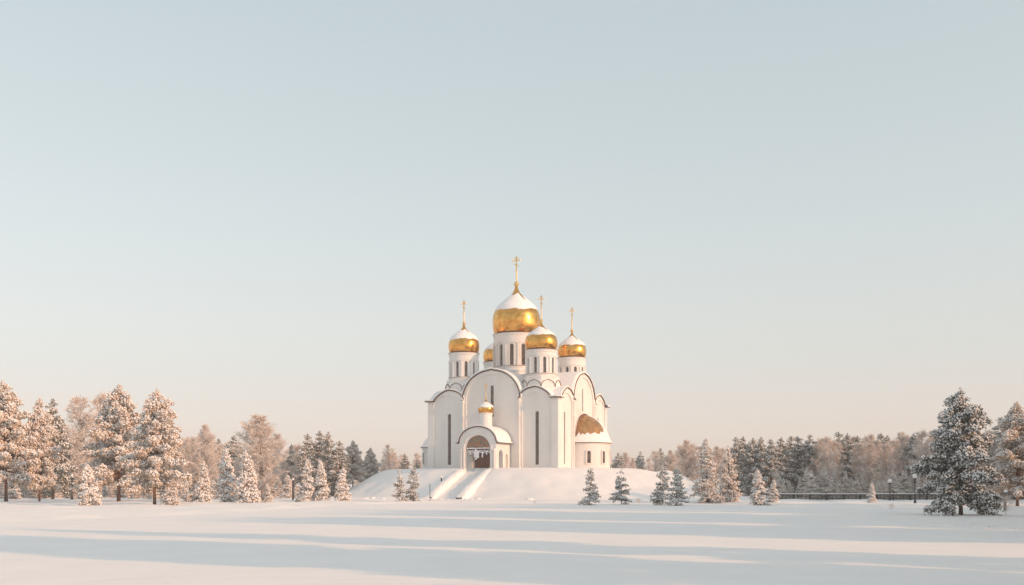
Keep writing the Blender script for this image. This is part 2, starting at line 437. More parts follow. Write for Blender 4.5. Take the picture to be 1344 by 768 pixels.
def cross(parent, c, z0, z1, s, name='cross'):
    """an Orthodox cross on a ball and stem, its arms across the front of the building"""
    mb = MB(); h = z1 - z0; t = 0.045 * s + 0.035
    mb.lathe([(0.0, -.30 * s), (.18 * s, -.30 * s), (.30 * s, -.2 * s), (.36 * s, 0), (.30 * s, .2 * s), (.17 * s, .32 * s), (t * 1.2, .4 * s)], 14, (c[0], c[1], z0 + .15 * s), False)
    mb.lathe([(t * 1.25, 0), (t * 1.25, h * .42), (t * 1.9, h * .43), (t * 1.9, h * .455), (t, h * .465), (t, h * .55)], 8, (c[0], c[1], z0 + .2 * s))
    x, y = c
    mb.box(x - t, x + t, y - t * .7, y + t * .7, z0 + h * .5, z1)
    def arm(zc, hw, tilt=0.0):
        a = math.cos(tilt); b = math.sin(tilt); vs = []
        for yy in (-t * .55, t * .55):
            for xx, zz in ((-hw, -t), (hw, -t), (hw, t), (-hw, t)):
                vs.append((x + xx * a - zz * b, y + yy, zc + xx * b + zz * a))
        mb.add(vs, [(0, 1, 2, 3), (7, 6, 5, 4), (0, 4, 5, 1), (1, 5, 6, 2), (2, 6, 7, 3), (3, 7, 4, 0)])
    arm(z0 + h * .86, 0.56 * s); arm(z0 + h * .94, 0.26 * s); arm(z0 + h * .70, 0.33 * s, -0.42)
    for dx in (-0.56 * s, 0.56 * s):
        mb.lathe([(0, -t * 1.7), (t * 1.5, -t), (t * 1.7, 0), (t * 1.5, t), (0, t * 1.7)], 6, (x + dx, y, z0 + h * .86), False)
    return mb.build(name, M['gold_cross'], parent)

def dome(c, R, z0, zt, zc, snow_z, seed, s, parent=CATH):
    rng = random.Random(seed); zk = (zt - z0) / 1.95
    mb = MB(); mb.lathe([(r * R, z * zk) for r, z in ONION], 64, (c[0], c[1], z0))
    # lace border hanging under the dome's edge
    for k in range(int(34 * R / 2.6)):
        a = 2 * PI * k / int(34 * R / 2.6); r = 0.925 * R
        mb.lathe([(0.02, -.24 * s), (.09 * s, -.14 * s), (.10 * s, .02)], 5, (c[0] + r * math.cos(a), c[1] + r * math.sin(a), z0), False)
    d = mb.build('dome', M['gold'], parent, 'auto')
    ph = [rng.uniform(0, 2 * PI) for _ in range(6)]
    # lower edge follows the scalloped gilded sheets; it sags on the shaded side
    low = lambda a: snow_z + 0.022 * abs(math.sin(22 * a)) + 0.03 * noise.noise((7 * math.cos(a), 7 * math.sin(a), seed)) + 0.06 * noise.noise((2.2 * math.cos(a), 2.2 * math.sin(a), seed + 3.3)) + 0.03 * math.sin(2 * a + ph[0]) + 0.012 * math.sin(5 * a + ph[1])
    sun = -0.18
    high = lambda a: 1.58 + 0.05 * math.sin(3 * a + ph[3]) - 0.28 * math.exp(-(((a - 2 * PI + 0.35 + PI) % (2 * PI) - PI) / .22) ** 2)
    sb = MB(); cap_shell(sb, onion_r, low, high, (c[0], c[1], z0), R, zk, 128, 14, 0.022 * R)
    sb.build('dome_snow', M['snow'], d, True)
    cross(d, c, zt, zc, s)
    return d

def drum(c, R, z0, z1, nwin, wz0, wz1, whw, rot, parent=CATH, pitch_cols=4, window=True):
    """a round drum with deep arched windows and slim columns between them"""
    mb = MB(); T = 0.30; step = 2 * PI / nwin; wa = whw / R
    offs = [-step / 2 + (step / 2 - wa) * i / 3 for i in range(4)] + [-wa * math.cos(PI * i / 8) for i in range(1, 8)] + [wa + (step / 2 - wa) * i / 3 for i in range(4)]
    zs = wz1 - whw
    pt = lambda a, z, r=R: (c[0] + r * math.cos(a), c[1] + r * math.sin(a), z)
    for k in range(nwin):
        a0 = rot + k * step
        for o0, o1 in zip(offs, offs[1:]):
            A, B = a0 + o0, a0 + o1
            if abs((o0 + o1) / 2) < wa:
                zA = zs + math.sqrt(max(0, 1 - (o0 / wa) ** 2)) * whw; zB = zs + math.sqrt(max(0, 1 - (o1 / wa) ** 2)) * whw
                mb.add([pt(A, z0), pt(B, z0), pt(B, wz0), pt(A, wz0)], [(0, 1, 2, 3)])
                mb.add([pt(A, zA), pt(B, zB), pt(B, z1), pt(A, z1)], [(0, 1, 2, 3)])
                mb.add([pt(A, zA), pt(A, zA, R - T), pt(B, zB, R - T), pt(B, zB)], [(0, 1, 2, 3)])
                mb.add([pt(A, wz0), pt(B, wz0), pt(B, wz0, R - T), pt(A, wz0, R - T)], [(0, 1, 2, 3)])
            else:
                mb.add([pt(A, z0), pt(B, z0), pt(B, z1), pt(A, z1)], [(0, 1, 2, 3)])
        for s in (-1, 1):
            A = a0 + s * wa
            mb.add([pt(A, wz0), pt(A, wz0, R - T), pt(A, zs, R - T), pt(A, zs)], [(0, 1, 2, 3)])
        A = a0 + step / 2
        mb.lathe([(.13, wz0 - .1), (.13, wz0), (.085, wz0 + .08), (.085, zs - .05), (.14, zs + .1), (.14, zs + .2)], 8, pt(A, 0, R + .06))
        # small arches springing from column to column
        pts = [pt(a0 + (step / 2) * math.cos(PI * i / 10), zs + .2 + whw * 1.25 * math.sin(PI * i / 10), R + .05) for i in range(11)]
        mb.tube(pts, 0.06, 5)
    mb.lathe([(R, z1 - .45), (R + .10, z1 - .40), (R + .10, z1 - .28), (R + .02, z1 - .22), (R + .16, z1 - .08), (R + .16, z1), (R - .3, z1 + .02)], 64, (c[0], c[1], 0), False)
    mb.lathe([(R, wz0 - .38), (R + .10, wz0 - .34), (R + .10, wz0 - .16), (R, wz0 - .08)], 64, (c[0], c[1], 0), False)
    d = mb.build('drum', M['plaster'], parent, 'auto', fix=False)
    # thin metal flashing at the foot and the head of the drum
    fl = MB()
    fl.lathe([(R + .10, wz0 - .155), (R + .15, wz0 - .15), (R + .15, wz0 - .11), (R, wz0 - .06)], 48, (c[0], c[1], 0), False)
    fl.build('foot_flashing', M['copper'], d); fl = MB()
    fl.lathe([(R + .17, z1 + .005), (R + .21, z1 + .01), (R + .21, z1 + .06), (R - .3, z1 + .07)], 48, (c[0], c[1], 0), False)
    fl.build('head_flashing', M['copper'], d)
    if window:
        for k in range(nwin):
            g = MB(); a = rot + k * step
            loop = arch_loop(0, whw + .03, wz0 - .02, zs, 8)
            g_org = Vector(pt(a, 0, R - T + .02)); slab(g, loop, [], g_org, (-math.sin(a), math.cos(a), 0), (-math.cos(a), -math.sin(a), 0), 0.05)
            g.build('window', M['glass'], d)
    return d

def octagon_base(c, R, z0, z1, seed):
    """the tier under a corner drum, an octagon with a little gable on each face"""
    mb = MB(); n = 8; rot = PI / 8
    mb.lathe([(R, z0), (R, z1 - .25), (R + .08, z1 - .2), (R + .08, z1)], 8, (0, 0, 0))
    k = MB(); sn = MB()
    co, si = math.cos(rot), math.sin(rot)
    mb.v = [(c[0] + x * co - y * si, c[1] + x * si + y * co, z) for x, y, z in mb.v]
    ap = R * math.cos(PI / 8); half = R * math.sin(PI / 8)
    for i in range(8):
        a = i * PI / 4; du = (-math.sin(a), math.cos(a), 0); dn = (-math.cos(a), -math.sin(a), 0)
        org = Vector((c[0] + (ap + .24) * math.cos(a), c[1] + (ap + .24) * math.sin(a), 0))
        zs = z1 - 1.75; hw = half + .02
        crv = [(hw * math.cos(PI * j / 12), zs + 1.05 * math.sin(PI * j / 12) ** 0.85 + (.1 if j == 6 else 0)) for j in range(13)]
        slab(mb, [(-hw, z0), (hw, z0)] + crv, [], org, du, dn, 0.235)
        du_v, dn_v = Vector(du), Vector(dn)
        fr = lambda aa, w, z: org + du_v * aa + dn_v * w + Vector((0, 0, z))
        barrel(k, crv[::-1], -.10, .24, 0.0, 0.09, fr)
        barrel(sn, crv[::-1], .0, .26, 0.092, 0.20, fr, 2, .02, seed + i)
    b = mb.build('drum_base', M['plaster'], CATH)
    k.build('gable_trim', M['copper'], b); sn.build('gable_snow', M['snow'], b)

CORNERS = [((-6.9, -8.7 + .35), 2.50, 15.1, 19.75, 24.85, 28.95), ((7.5, -8.7 + .35), 2.55, 15.1, 19.5, 24.3, 28.7), ((7.2, 6.5), 2.42, 15.1, 19.95, 24.75, 29.1), ((-7.6, 6.5), 2.5, 15.1, 19.9, 24.7, 29.0)]
for i, (c, R, z0, z1, zt, zc) in enumerate(CORNERS):
    octagon_base(c, R + .42, 11.6, 15.1, i * 20)
    drum(c, R, z0, z1, 10, 15.65, 18.25, 0.27, -PI / 2 - .43 + PI / 10 + .12)
    dome(c, R * 1.06, z1 + .06, zt, zc, [.84, .95, .86, .9][i], 11 + i, 0.82)
MC = (-0.29, -1.1)
pb = MB(); pb.lathe([(4.75, 13.0), (4.75, 16.55), (4.85, 16.6), (4.85, 16.8), (4.1, 17.0)], 12, (MC[0], MC[1], 0))
pb.box(MC[0] - 5.0, MC[0] + 5.0, MC[1] - 5.0, MC[1] + 5.0, 12.0, 15.9)
pd = pb.build('pedestal', M['plaster'], CATH)
ps = MB(); ps.lathe([(4.9, 16.805), (4.86, 16.92), (4.5, 17.1), (3.9, 17.2)], 36, (MC[0], MC[1], 0)); ps.box(MC[0] - 5.05, MC[0] + 5.05, MC[1] - 5.05, MC[1] + 5.05, 15.905, 16.1)
ps.build('pedestal_snow', M['snow'], pd)
drum(MC, 3.98, 16.9, 23.5, 12, 17.9, 21.6, 0.36, -PI / 2 - .43 + .12)
dome(MC, 4.22, 23.55, 32.3, 37.4, 0.90, 3, 1.25)

# -- the porch
PU, PH, PV = 0.17, 3.28, -17.26
def porch():
    fl = -0.62
    mb = MB()
    outer = [(PU - PH, -1.4), (PU + PH, -1.4)] + [(PU + PH * math.cos(PI * i / 24), 4.1 + 2.5 * math.sin(PI * i / 24)) for i in range(25)]
    hole = arch_loop(PU + .05, 2.17, fl, 3.12, 20)
    slab(mb, outer, [hole], (0, PV, 0), (1, 0, 0), (0, 1, 0), 0.6)
    # raised rim following the arch, standing on slim half columns
    rim = [(PU + .05 + 2.5 * math.cos(PI * i / 20), 3.12 + 2.5 * math.sin(PI * i / 20)) for i in range(21)]
    mb.tube([(a, PV - .02, z) for a, z in rim], 0.13, 6)
    for s in (-1, 1):
        for off, r in ((2.5, .17), (2.95, .2)):
            mb.lathe([(r * 1.5, -1.4), (r * 1.5, 0), (r, .12), (r, 2.6), (r * 1.5, 2.85), (r * 1.6, 3.1), (r, 3.15)], 10, (PU + .05 + s * off, PV - .03, 0))
    # side walls with an arched opening and a narrow blind niche
    for s in (-1, 1):
        x = PU + s * PH
        a0, a1 = (PV + .604, -H - .23)
        outer = [(a0, -1.4), (a1, -1.4), (a1, 4.05), (a0, 4.05)]
        h1 = arch_loop(-15.45, .78, -.1, 2.2, 10); h2 = arch_loop(-13.2, .42, .0, 2.0, 8)
        slab(mb, outer, [h1, h2], (x, 0, 0), (0, 1, 0), (-s, 0, 0), 1.05)
        mb.box(x - s * .5 - .05, x - s * .5 + .05, -13.75, -12.7, -.2, 2.6)
    # inner wall around the door
    slab(mb, [(PU - PH + 1.054, -1.4), (PU + PH - 1.054, -1.4), (PU + PH - 1.054, 4.6), (PU - PH + 1.054, 4.6)], [[(-1.95, fl), (2.2, fl), (2.2, 2.9), (-1.95, 2.9)]], (0, -14.1, 0), (1, 0, 0), (0, 1, 0), .4)
    po = mb.build('porch', M['plaster'], CATH)
    d = MB()
    for a, b in ((-1.95, .115), (.135, 2.2)):
        d.box(a, b, -13.95, -13.85, fl, 2.9)
        for z0, z1 in ((fl + .25, .9), (1.1, 2.6)):
            d.box(a + .22, b - .22, -14.0, -13.945, z0, z1)
    d.build('door', M['door'], po)
    t = MB(); slab(t, [(PU + .05 + 2.2 * math.cos(PI * i / 20), 3.13 + 2.2 * math.sin(PI * i / 20)) for i in range(21)], [], (0, PV + .28, 0), (1, 0, 0), (0, 1, 0), .2)
    t.build('mosaic', M['mosaic'], po)
    # carved hanging arches under the mosaic, laden with snow
    g = MB(); sn = MB(); rng = random.Random(4)
    g.box(PU - 2.1, PU + 2.2, PV + .2, PV + .55, 2.92, 3.12)
    sn.tube([(PU - 2.1 + 4.3 * i / 30, PV + .30, 3.17 + rng.uniform(-.03, .05)) for i in range(31)], [.11 + rng.uniform(-.03, .05) for _ in range(31)], 7)
    x0 = PU + .05 - 2.17; wdt = 4.34
    for row, (k, zb, hh) in enumerate(((6, 2.45, .36), (3, 2.0, .62))):
        for i in range(k):
            c = x0 + wdt * (i + .5) / k; hw = wdt / k / 2
            arc = [(c + hw * math.cos(PI * j / 10), PV + .38 - .05 * row, zb + hh * math.sin(PI * j / 10)) for j in range(11)]
            g.tube(arc, .07, 5)
            sn.tube([(x, y - .05, z + .07) for x, y, z in arc], [.055 + rng.uniform(0, .05) for _ in arc], 6)
        for i in range(1, k):
            c = x0 + wdt * i / k
            g.lathe([(.03, zb - .55), (.11, zb - .4), (.07, zb - .25), (.13, zb - .1), (.07, zb + .05), (.07, 2.95)], 7, (c, PV + .38 - .05 * row, 0))
            sn.lathe([(.02, zb - .35), (.12, zb - .2), (.15, zb), (.10, zb + .18), (.03, zb + .3)], 7, (c + rng.uniform(-.03, .03), PV + .30 - .05 * row, 0))
    for i in range(9):
        r = rng.uniform(.14, .26); sn.lathe([(.02, -r), (r * .8, -r * .5), (r, 0), (r * .7, r * .6), (.03, r * .9)], 7, (PU - .35 + rng.gauss(0, .22), PV + .2, 2.9 - .16 * i + rng.uniform(-.1, .1)))
    g.build('hanging_arches', M['copper'], po)
    sn.build('clinging_snow', M['snow'], po, True)
    # vaulted roof
    pts = [(PU - PH - .55, 3.98), (PU - PH - .2, 4.02)] + [(PU - PH * math.cos(PI * i / 28), 4.12 + 2.5 * math.sin(PI * i / 28)) for i in range(1, 28)] + [(PU + PH + .2, 4.02), (PU + PH + .55, 3.98)]
    sh = MB(); s2 = MB(); fr = lambda a, w, z: (a, w, z)
    barrel(sh, pts, PV - .22, -H - .24, .0, .12, fr); barrel(s2, pts, PV - .13, -H - .26, .122, .34, fr, 10, .035, 8)
    r = sh.build('porch_roof', M['copper'], CATH); s2.build('roof_snow', M['snow'], r, True)
    # wall arch: a dark flashing where the porch roof meets the facade
    c = (0.15, -14.15)
    cu = MB(); cu.lathe([(1.02, 6.2), (1.02, 8.75), (1.14, 8.85), (1.14, 9.05), (.5, 9.07)], 32, (c[0], c[1], 0)); cu.build('cupola_drum', M['plaster'], CATH, 'auto')
    d = dome(c, 1.28, 9.07, 11.3, 13.85, .72, 21, .42); d.name = 'cupola'
porch()

# -- the side chapels: an apse with a flared half dome on the right, a deeper one on the left
def apse_prof(z):                                  # radius (in units of the wall) against height 0..1
    k = [(1.10, 0), (1.06, .035), (1.0, .10), (.945, .20), (.88, .34), (.79, .50), (.66, .66), (.50, .80), (.30, .92), (.04, 1.0)]
    for (r0, z0), (r1, z1) in zip(k, k[1:]):
        if z0 <= z <= z1: return r0 + (r1 - r0) * (z - z0) / (z1 - z0)
    return .04

def apse(cu, cv, R, ext, sgn, ze, zt, win, snow_lo, name):
    mb = MB(); n = 40; T = .35
    ang = lambda i: -PI / 2 + PI * i / n
    base = []
    pl = [(0, -R)] + [(ext + R * math.cos(ang(i)), R * math.sin(ang(i))) for i in range(n + 1)] + [(0, R)]
    w3 = lambda p, z, k=1.0: (cu + sgn * p[0], cv + p[1], z)
    vs = [w3(p, z) for z in (-1.2, ze) for p in pl]; N = len(pl)
    fs = [(i, i + 1, i + 1 + N, i + N) for i in range(N - 1)]
    mb.add(vs, fs)
    mb.tube([w3((p[0] * 1.0, p[1] * 1.0), ze - .12) for p in pl], .14, 6)
    a = mb.build(name, M['plaster'], CATH, 'auto')
    # windows stand in raised surrounds so that their glass lies deep
    for wa in win:
        d = Vector((sgn * math.cos(wa), math.sin(wa), 0)); t = Vector((-d.y, d.x, 0))
        org = Vector((cu + sgn * ext, cv, 0)) + d * (R + .17)
        f = MB(); slab(f, arch_loop(0, .5, .75, 2.85, 10), [arch_loop(0, .30, .98, 2.72, 10)], org, t, -d, .3)
        f.build('window_surround', M['plaster'], a)
        g = MB(); slab(g, arch_loop(0, .31, .97, 2.72, 10), [], org - d * .12, t, -d, .05); g.build('window', M['glass'], a)
    hz = zt - ze; rf = MB(); m = 24; sb = MB()
    zz = [0, .02, .05, .10, .16, .24, .34, .44, .54, .64, .72, .80, .87, .93, .97, 1.0]
    vs = []; fs = []
    for z in zz:
        r = apse_prof(z) * R
        e = ext * (1 - z ** 3)
        row = [(-.0, -r)] + [(e + r * math.cos(ang(i)), r * math.sin(ang(i))) for i in range(n + 1)] + [(-.0, r)]
        vs += [w3(p, ze + .02 + z * hz) for p in row]
    for j in range(len(zz) - 1):
        for i in range(N - 1): fs.append((j * N + i, j * N + i + 1, (j + 1) * N + i + 1, (j + 1) * N + i))
    fs.append(tuple(range(N)))
    rf.add(vs, fs); ro = rf.build('apse_roof', M['roof_metal'], CATH, 'auto')
    tr = MB(); rr = [( (-R * .99) * math.cos(PI * i / 30), ze + (zt - ze + .12) * math.sin(PI * i / 30) ** .9) for i in range(31)]
    tr.tube([(cu + sgn * .26, cv + a_, z_) for a_, z_ in rr], .10, 5); tr.build('roof_trim', M['copper'], ro)
    # snow still lying on it, slid away high on one side
    vs = []; fs = []; mm = 16
    for i in range(N):
        lim = snow_lo(i / (N - 1))
        for j in range(mm + 1):
            z = .0 + lim * j / mm; r = apse_prof(z) * R; th = .16 * min(1, 4 * min(j + .25, mm - j) / mm)
            e = ext * (1 - z ** 3)
            if i == 0: p = (0, -r - th)
            elif i == N - 1: p = (0, r + th)
            else:
                q = ang(i - 1); p = (e + (r + th) * math.cos(q), (r + th) * math.sin(q))
            vs.append(w3(p, ze + .05 + z * hz + th * .6))
    S = mm + 1
    for i in range(N - 1):
        for j in range(mm): fs.append((i * S + j, (i + 1) * S + j, (i + 1) * S + j + 1, i * S + j + 1))
    sb.add(vs, fs); sb.build('roof_snow', M['snow'], ro, True)

rs = random.Random(9); jag = [rs.uniform(-.05, .05) for _ in range(60)]
def snow_right(t):                                 # t from the near side of the apse round to the far side
    x = 0.30 + 0.10 * t + 0.60 * float(sst(0.42, 0.66, np.array(t)))
    return float(np.clip(x + jag[int(t * 50)] * 1.2, .12, .985))
apse(H, .3, 4.5, 0.0, 1, 4.4, 9.3, (-1.02, -.40, .2, .9), snow_right, 'apse')
apse(-H, -.5, 4.5, 2.6, -1, 4.0, 7.6, (-.9, -.2, .5), lambda t: .985, 'apse')

# -- the stair up the mound
def staircase():
    x, y = to_xy(0, -17.3)
    st = thing('staircase', 'snow-filled staircase between two snow-capped parapets climbing to the porch', 'staircase', (x, y, 0), -TH)
    L, ZT = 10.6, 4.42
    mb = MB(); rng = random.Random(2); n = 26; k = 12
    # steps under the snow show as soft ripples
    vs = []; fs = []
    for j in range(n * 2 + 1):
        t = j / (n * 2); v = 0.1 - L * t; z = ZT * (1 - t) + (.07 if j % 2 else -.05) + .03
        for i in range(k + 1):
            u = -2.3 + 4.6 * i / k
            vs.append((u, v, z + rng.uniform(-.02, .02) + .12 * (abs(u) / 2.3) ** 4))
    W = k + 1
    for j in range(n * 2):
        for i in range(k): fs.append((j * W + i, j * W + i + 1, (j + 1) * W + i + 1, (j + 1) * W + i))
    mb.add(vs, fs); mb.build('snowy_steps', M['snow'], st, True)
    for s in (-1, 1):
        wb = MB(); sb = MB(); N = 60; pr = [(-.46, -1.5), (-.46, .62), (.46, .62), (.46, -1.5)]
        vs = []; fs = []
        for j in range(N + 1):
            t = j / N; v = 0.7 - (L + .7) * t; z = min(ZT + .35, ZT * (1 - (t * (L + .7) - .7) / L))
            for a, b in pr: vs.append((s * 2.55 + a, v, z + b))
        for j in range(N):
            for i in range(3): fs.append((j * 4 + i, j * 4 + i + 1, j * 4 + 5 + i, j * 4 + 4 + i))
        fs += [(0, 1, 2, 3), (N * 4, N * 4 + 3, N * 4 + 2, N * 4 + 1)]
        wb.add(vs, fs); wl = wb.build('parapet', M['stone'], st)
        vs = []; fs = []; q = 13
        for j in range(N + 1):
            t = j / N; v = 0.85 - (L + 1.2) * t; z = min(ZT + .35, ZT * (1 - (t * (L + .7) - .7) / L))
            e = min(1, 5 * min(j, N - j) / N)
            lump = 1 + .22 * noise.noise((t * 9, s * 7, 0)) + .16 * noise.noise((t * 27, s * 3, 5))
            for i in range(q):
                a = PI * i / (q - 1); hw = .78 * (.7 + .3 * e) * lump
                w = s * 2.55 - hw * math.cos(a)
                dn = .95 if (i == 0 or i == q - 1) else 0
                vs.append((w, v, z + .45 - dn + (.50 * e * lump) * math.sin(a) ** .8 + rng.uniform(-.025, .025)))
        for j in range(N):
            for i in range(q - 1): fs.append((j * q + i, j * q + i + 1, (j + 1) * q + i + 1, (j + 1) * q + i))
        sb.add(vs, fs); sb.build('parapet_snow', M['snow'], wl, True)
staircase()

# ------------------------------------------------------------------ trees
def quads_mesh(name, V, k):
    """V: (n, k, 3) polygons"""
    n = V.shape[0]; me = bpy.data.meshes.new(name)
    me.vertices.add(n * k); me.vertices.foreach_set('co', np.ascontiguousarray(V, np.float32).ravel())
    me.loops.add(n * k); me.loops.foreach_set('vertex_index', np.arange(n * k, dtype=np.int32))
    me.polygons.add(n); me.polygons.foreach_set('loop_start', np.arange(0, n * k, k, dtype=np.int32))
    me.update(calc_edges=True); return me

OCT_V = np.array([(1, 0, 0), (.3, .95, 0), (-.81, .59, 0), (-.81, -.59, 0), (.3, -.95, 0), (0, 0, 1), (0, 0, -.7)], float)
OCT_F = np.array([(0, 1, 5), (1, 2, 5), (2, 3, 5), (3, 4, 5), (4, 0, 5), (1, 0, 6), (2, 1, 6), (3, 2, 6), (4, 3, 6), (0, 4, 6)])
def puffs_mesh(name, C, S, rng):
    n = len(C); a = rng.uniform(0, 2 * PI, n); ca, sa = np.cos(a), np.sin(a)
    V = OCT_V[None] * S[:, None, :] * rng.uniform(.75, 1.25, (n, 7, 1))
    X = V[..., 0] * ca[:, None] - V[..., 1] * sa[:, None]; Y = V[..., 0] * sa[:, None] + V[..., 1] * ca[:, None]
    tilt = rng.uniform(-.35, .35, (n, 2))
    Z = V[..., 2] + X * tilt[:, :1] + Y * tilt[:, 1:]
    V = np.stack([X, Y, Z], -1) + C[:, None]
    F = (OCT_F[None] + (np.arange(n) * 7)[:, None, None]).reshape(-1, 3)
    me = bpy.data.meshes.new(name)
    me.vertices.add(n * 7); me.vertices.foreach_set('co', np.ascontiguousarray(V, np.float32).ravel())
    me.loops.add(F.size); me.loops.foreach_set('vertex_index', F.ravel().astype(np.int32))
    me.polygons.add(len(F)); me.polygons.foreach_set('loop_start', np.arange(0, F.size, 3, dtype=np.int32))
    me.update(calc_edges=True); me.shade_smooth(); return me

def sticks_mesh(name, A, B, ra, rb):
    """three-sided sticks from A to B"""
    D = B - A; L = np.linalg.norm(D, axis=1, keepdims=True) + 1e-9; D = D / L
    ref = np.where(np.abs(D[:, 2:3]) < .9, np.array([[0, 0, 1.]]), np.array([[1., 0, 0]]))
    U = np.cross(D, ref); U /= np.linalg.norm(U, axis=1, keepdims=True); W = np.cross(D, U)
    q = []
    ring = lambda P_, r: [P_ + r[:, None] * (math.cos(t) * U + math.sin(t) * W) for t in (0, 2.094, 4.189)]
    a, b = ring(A, ra), ring(B, rb)
    for i in range(3): q.append(np.stack([a[i], a[(i + 1) % 3], b[(i + 1) % 3], b[i]], 1))
    return quads_mesh(name, np.concatenate(q), 4)

def trunk_mb(h, r, lean, rng, top=1.0, n=10):
    mb = MB(); pts = []; rad = []
    for i in range(n + 1):
        t = i / n; pts.append((lean[0] * t * t + .05 * math.sin(5 * t + lean[1] * 9), lean[1] * t * t, -.4 + (h * top + .4) * t))
        rad.append(r * (1 - .93 * t) * (1.25 if i == 0 else 1))
    mb.tube(pts, rad, 8); return mb

def conifer(name, h, base, width, shape, up, droop, snow, seed, level=.42, per=5, tr=.16, bark='bark', needles='needles', tuft=.30, puff=.17, clump=.9, gap=0.0, sub=.42, hang=.0, step=.24, kn=3):
    rng = np.random.RandomState(seed); pr = random.Random(seed)
    lean = (pr.uniform(-.3, .3) * h / 12, pr.uniform(-.3, .3) * h / 12)
    mb = trunk_mb(h, tr, lean, pr, .985)
    T = []; Dv = []; SN = []; FN = []; z = base; off = Vector((seed * 3.1, 0, 0))
    while z < h * .985:
        t = (z - base) / (h - base)
        for b in range(max(2, int(round(per * min(1, (1 - t) * 3.5 + .25))))):
            az = pr.uniform(0, 2 * PI); L = width / 2 * shape(t) * pr.uniform(.72, 1.15) + .05
            if pr.random() < gap: L *= pr.uniform(.3, .6)
            x0, y0 = lean[0] * (z / h) ** 2, lean[1] * (z / h) ** 2
            ca, sa = math.cos(az), math.sin(az); z0 = z + pr.uniform(-.2, .2)
            sl0 = up(t) + pr.uniform(-.12, .12); dr = droop * pr.uniform(.6, 1.3); n = max(2, int(L / step)); bs = pr.uniform(.75, 1.25)
            pts = []
            for i in range(n + 1):
                q = i / n; r = L * q
                zz = z0 + r * sl0 - dr * r * r / max(L, 1) * .9 + .12 * L * q ** 4
                pts.append(Vector((x0 + r * ca, y0 + r * sa, zz)))
            if L > .6: mb.tube([pts[0], pts[n // 2], pts[n]], [max(.018, .018 * L), max(.012, .011 * L), .006], 4)
            for i in range(1, n + 1):
                q = i / n; p = pts[i]
                wdt = sub * L * (1 - q) ** .8 * min(1, q * 3) + .10
                m = max(1, int(wdt / (step * .8)))
                for s in (-1, 1):
                    for j in range(m + 1):
                        if j == 0 and s == 1: continue
                        f = j / max(m, 1) * wdt * pr.uniform(.8, 1.2)
                        c = p + Vector((-sa * s * f + ca * f * .45, ca * s * f + sa * f * .45, -f * .25 * (1 + hang) - hang * pr.random() * .3))
                        c += Vector((pr.uniform(-.08, .08), pr.uniform(-.08, .08), pr.uniform(-.5, .35) * level * .5))
                        nz = noise.noise((c * clump + off) * 1.0)
                        if nz < -.28 + gap * .3 and pr.random() < .75: continue
                        T.append(c); Dv.append((ca * .7 - sa * s * .6, sa * .7 + ca * s * .6, -.15 - hang))
                        SN.append((snow * bs + nz * .55 + .12 * q) > pr.random()); FN.append(min(1.0, .6 + 1.7 * (1 - t)))
        z += level * (1 - .45 * t)
    return foliage(name, mb, h, width, T, Dv, SN, FN, rng, tuft, puff, bark, needles, kn)

def foliage(name, mb, h, width, T, Dv, SN, FN, rng, tuft, puff, bark, needles, k):
    T = np.array([tuple(c) for c in T]); Dv = np.array(Dv); SN = np.array(SN); fine = np.array(FN); n = len(T)
    C = np.repeat(T, k, 0) + rng.normal(0, .05, (n * k, 3)); D = np.repeat(Dv, k, 0) + rng.normal(0, .5, (n * k, 3))
    D /= np.linalg.norm(D, axis=1, keepdims=True); ref = rng.normal(0, 1, (n * k, 3)); U = np.cross(D, ref); U /= np.linalg.norm(U, axis=1, keepdims=True) + 1e-9
    ln = tuft * rng.uniform(.6, 1.2, (n * k, 1)) * np.repeat(fine, k)[:, None]; wd = ln * rng.uniform(.12, .24, (n * k, 1))
    A = C - D * ln * .35; B = C + D * ln * .65
    V = np.stack([A - U * wd * .5, A + U * wd * .5, C + U * wd + D * ln * .2, B, C - U * wd + D * ln * .2], 1)
    crown = quads_mesh('crown', V, 5)
    s = np.where(SN)[0]; m = len(s)
    S = puff * rng.uniform(.55, 1.3, (m, 1)) * np.stack([rng.uniform(.7, 1.25, m), rng.uniform(.6, 1.0, m), rng.uniform(.6, 1.05, m)], 1) * fine[s][:, None]
    sn = puffs_mesh('branch_snow', T[s] + np.array([0, 0, puff * .45]), S, rng)
    root = bpy.data.objects.new(name, None); COL.objects.link(root); root.empty_display_size = .3
    mb.build('trunk', M[bark], root, True, fix=False)
    link('crown', crown, M[needles], root); link('branch_snow', sn, M['tree_snow'], root)
    root['h'] = h; root['w'] = width
    return root

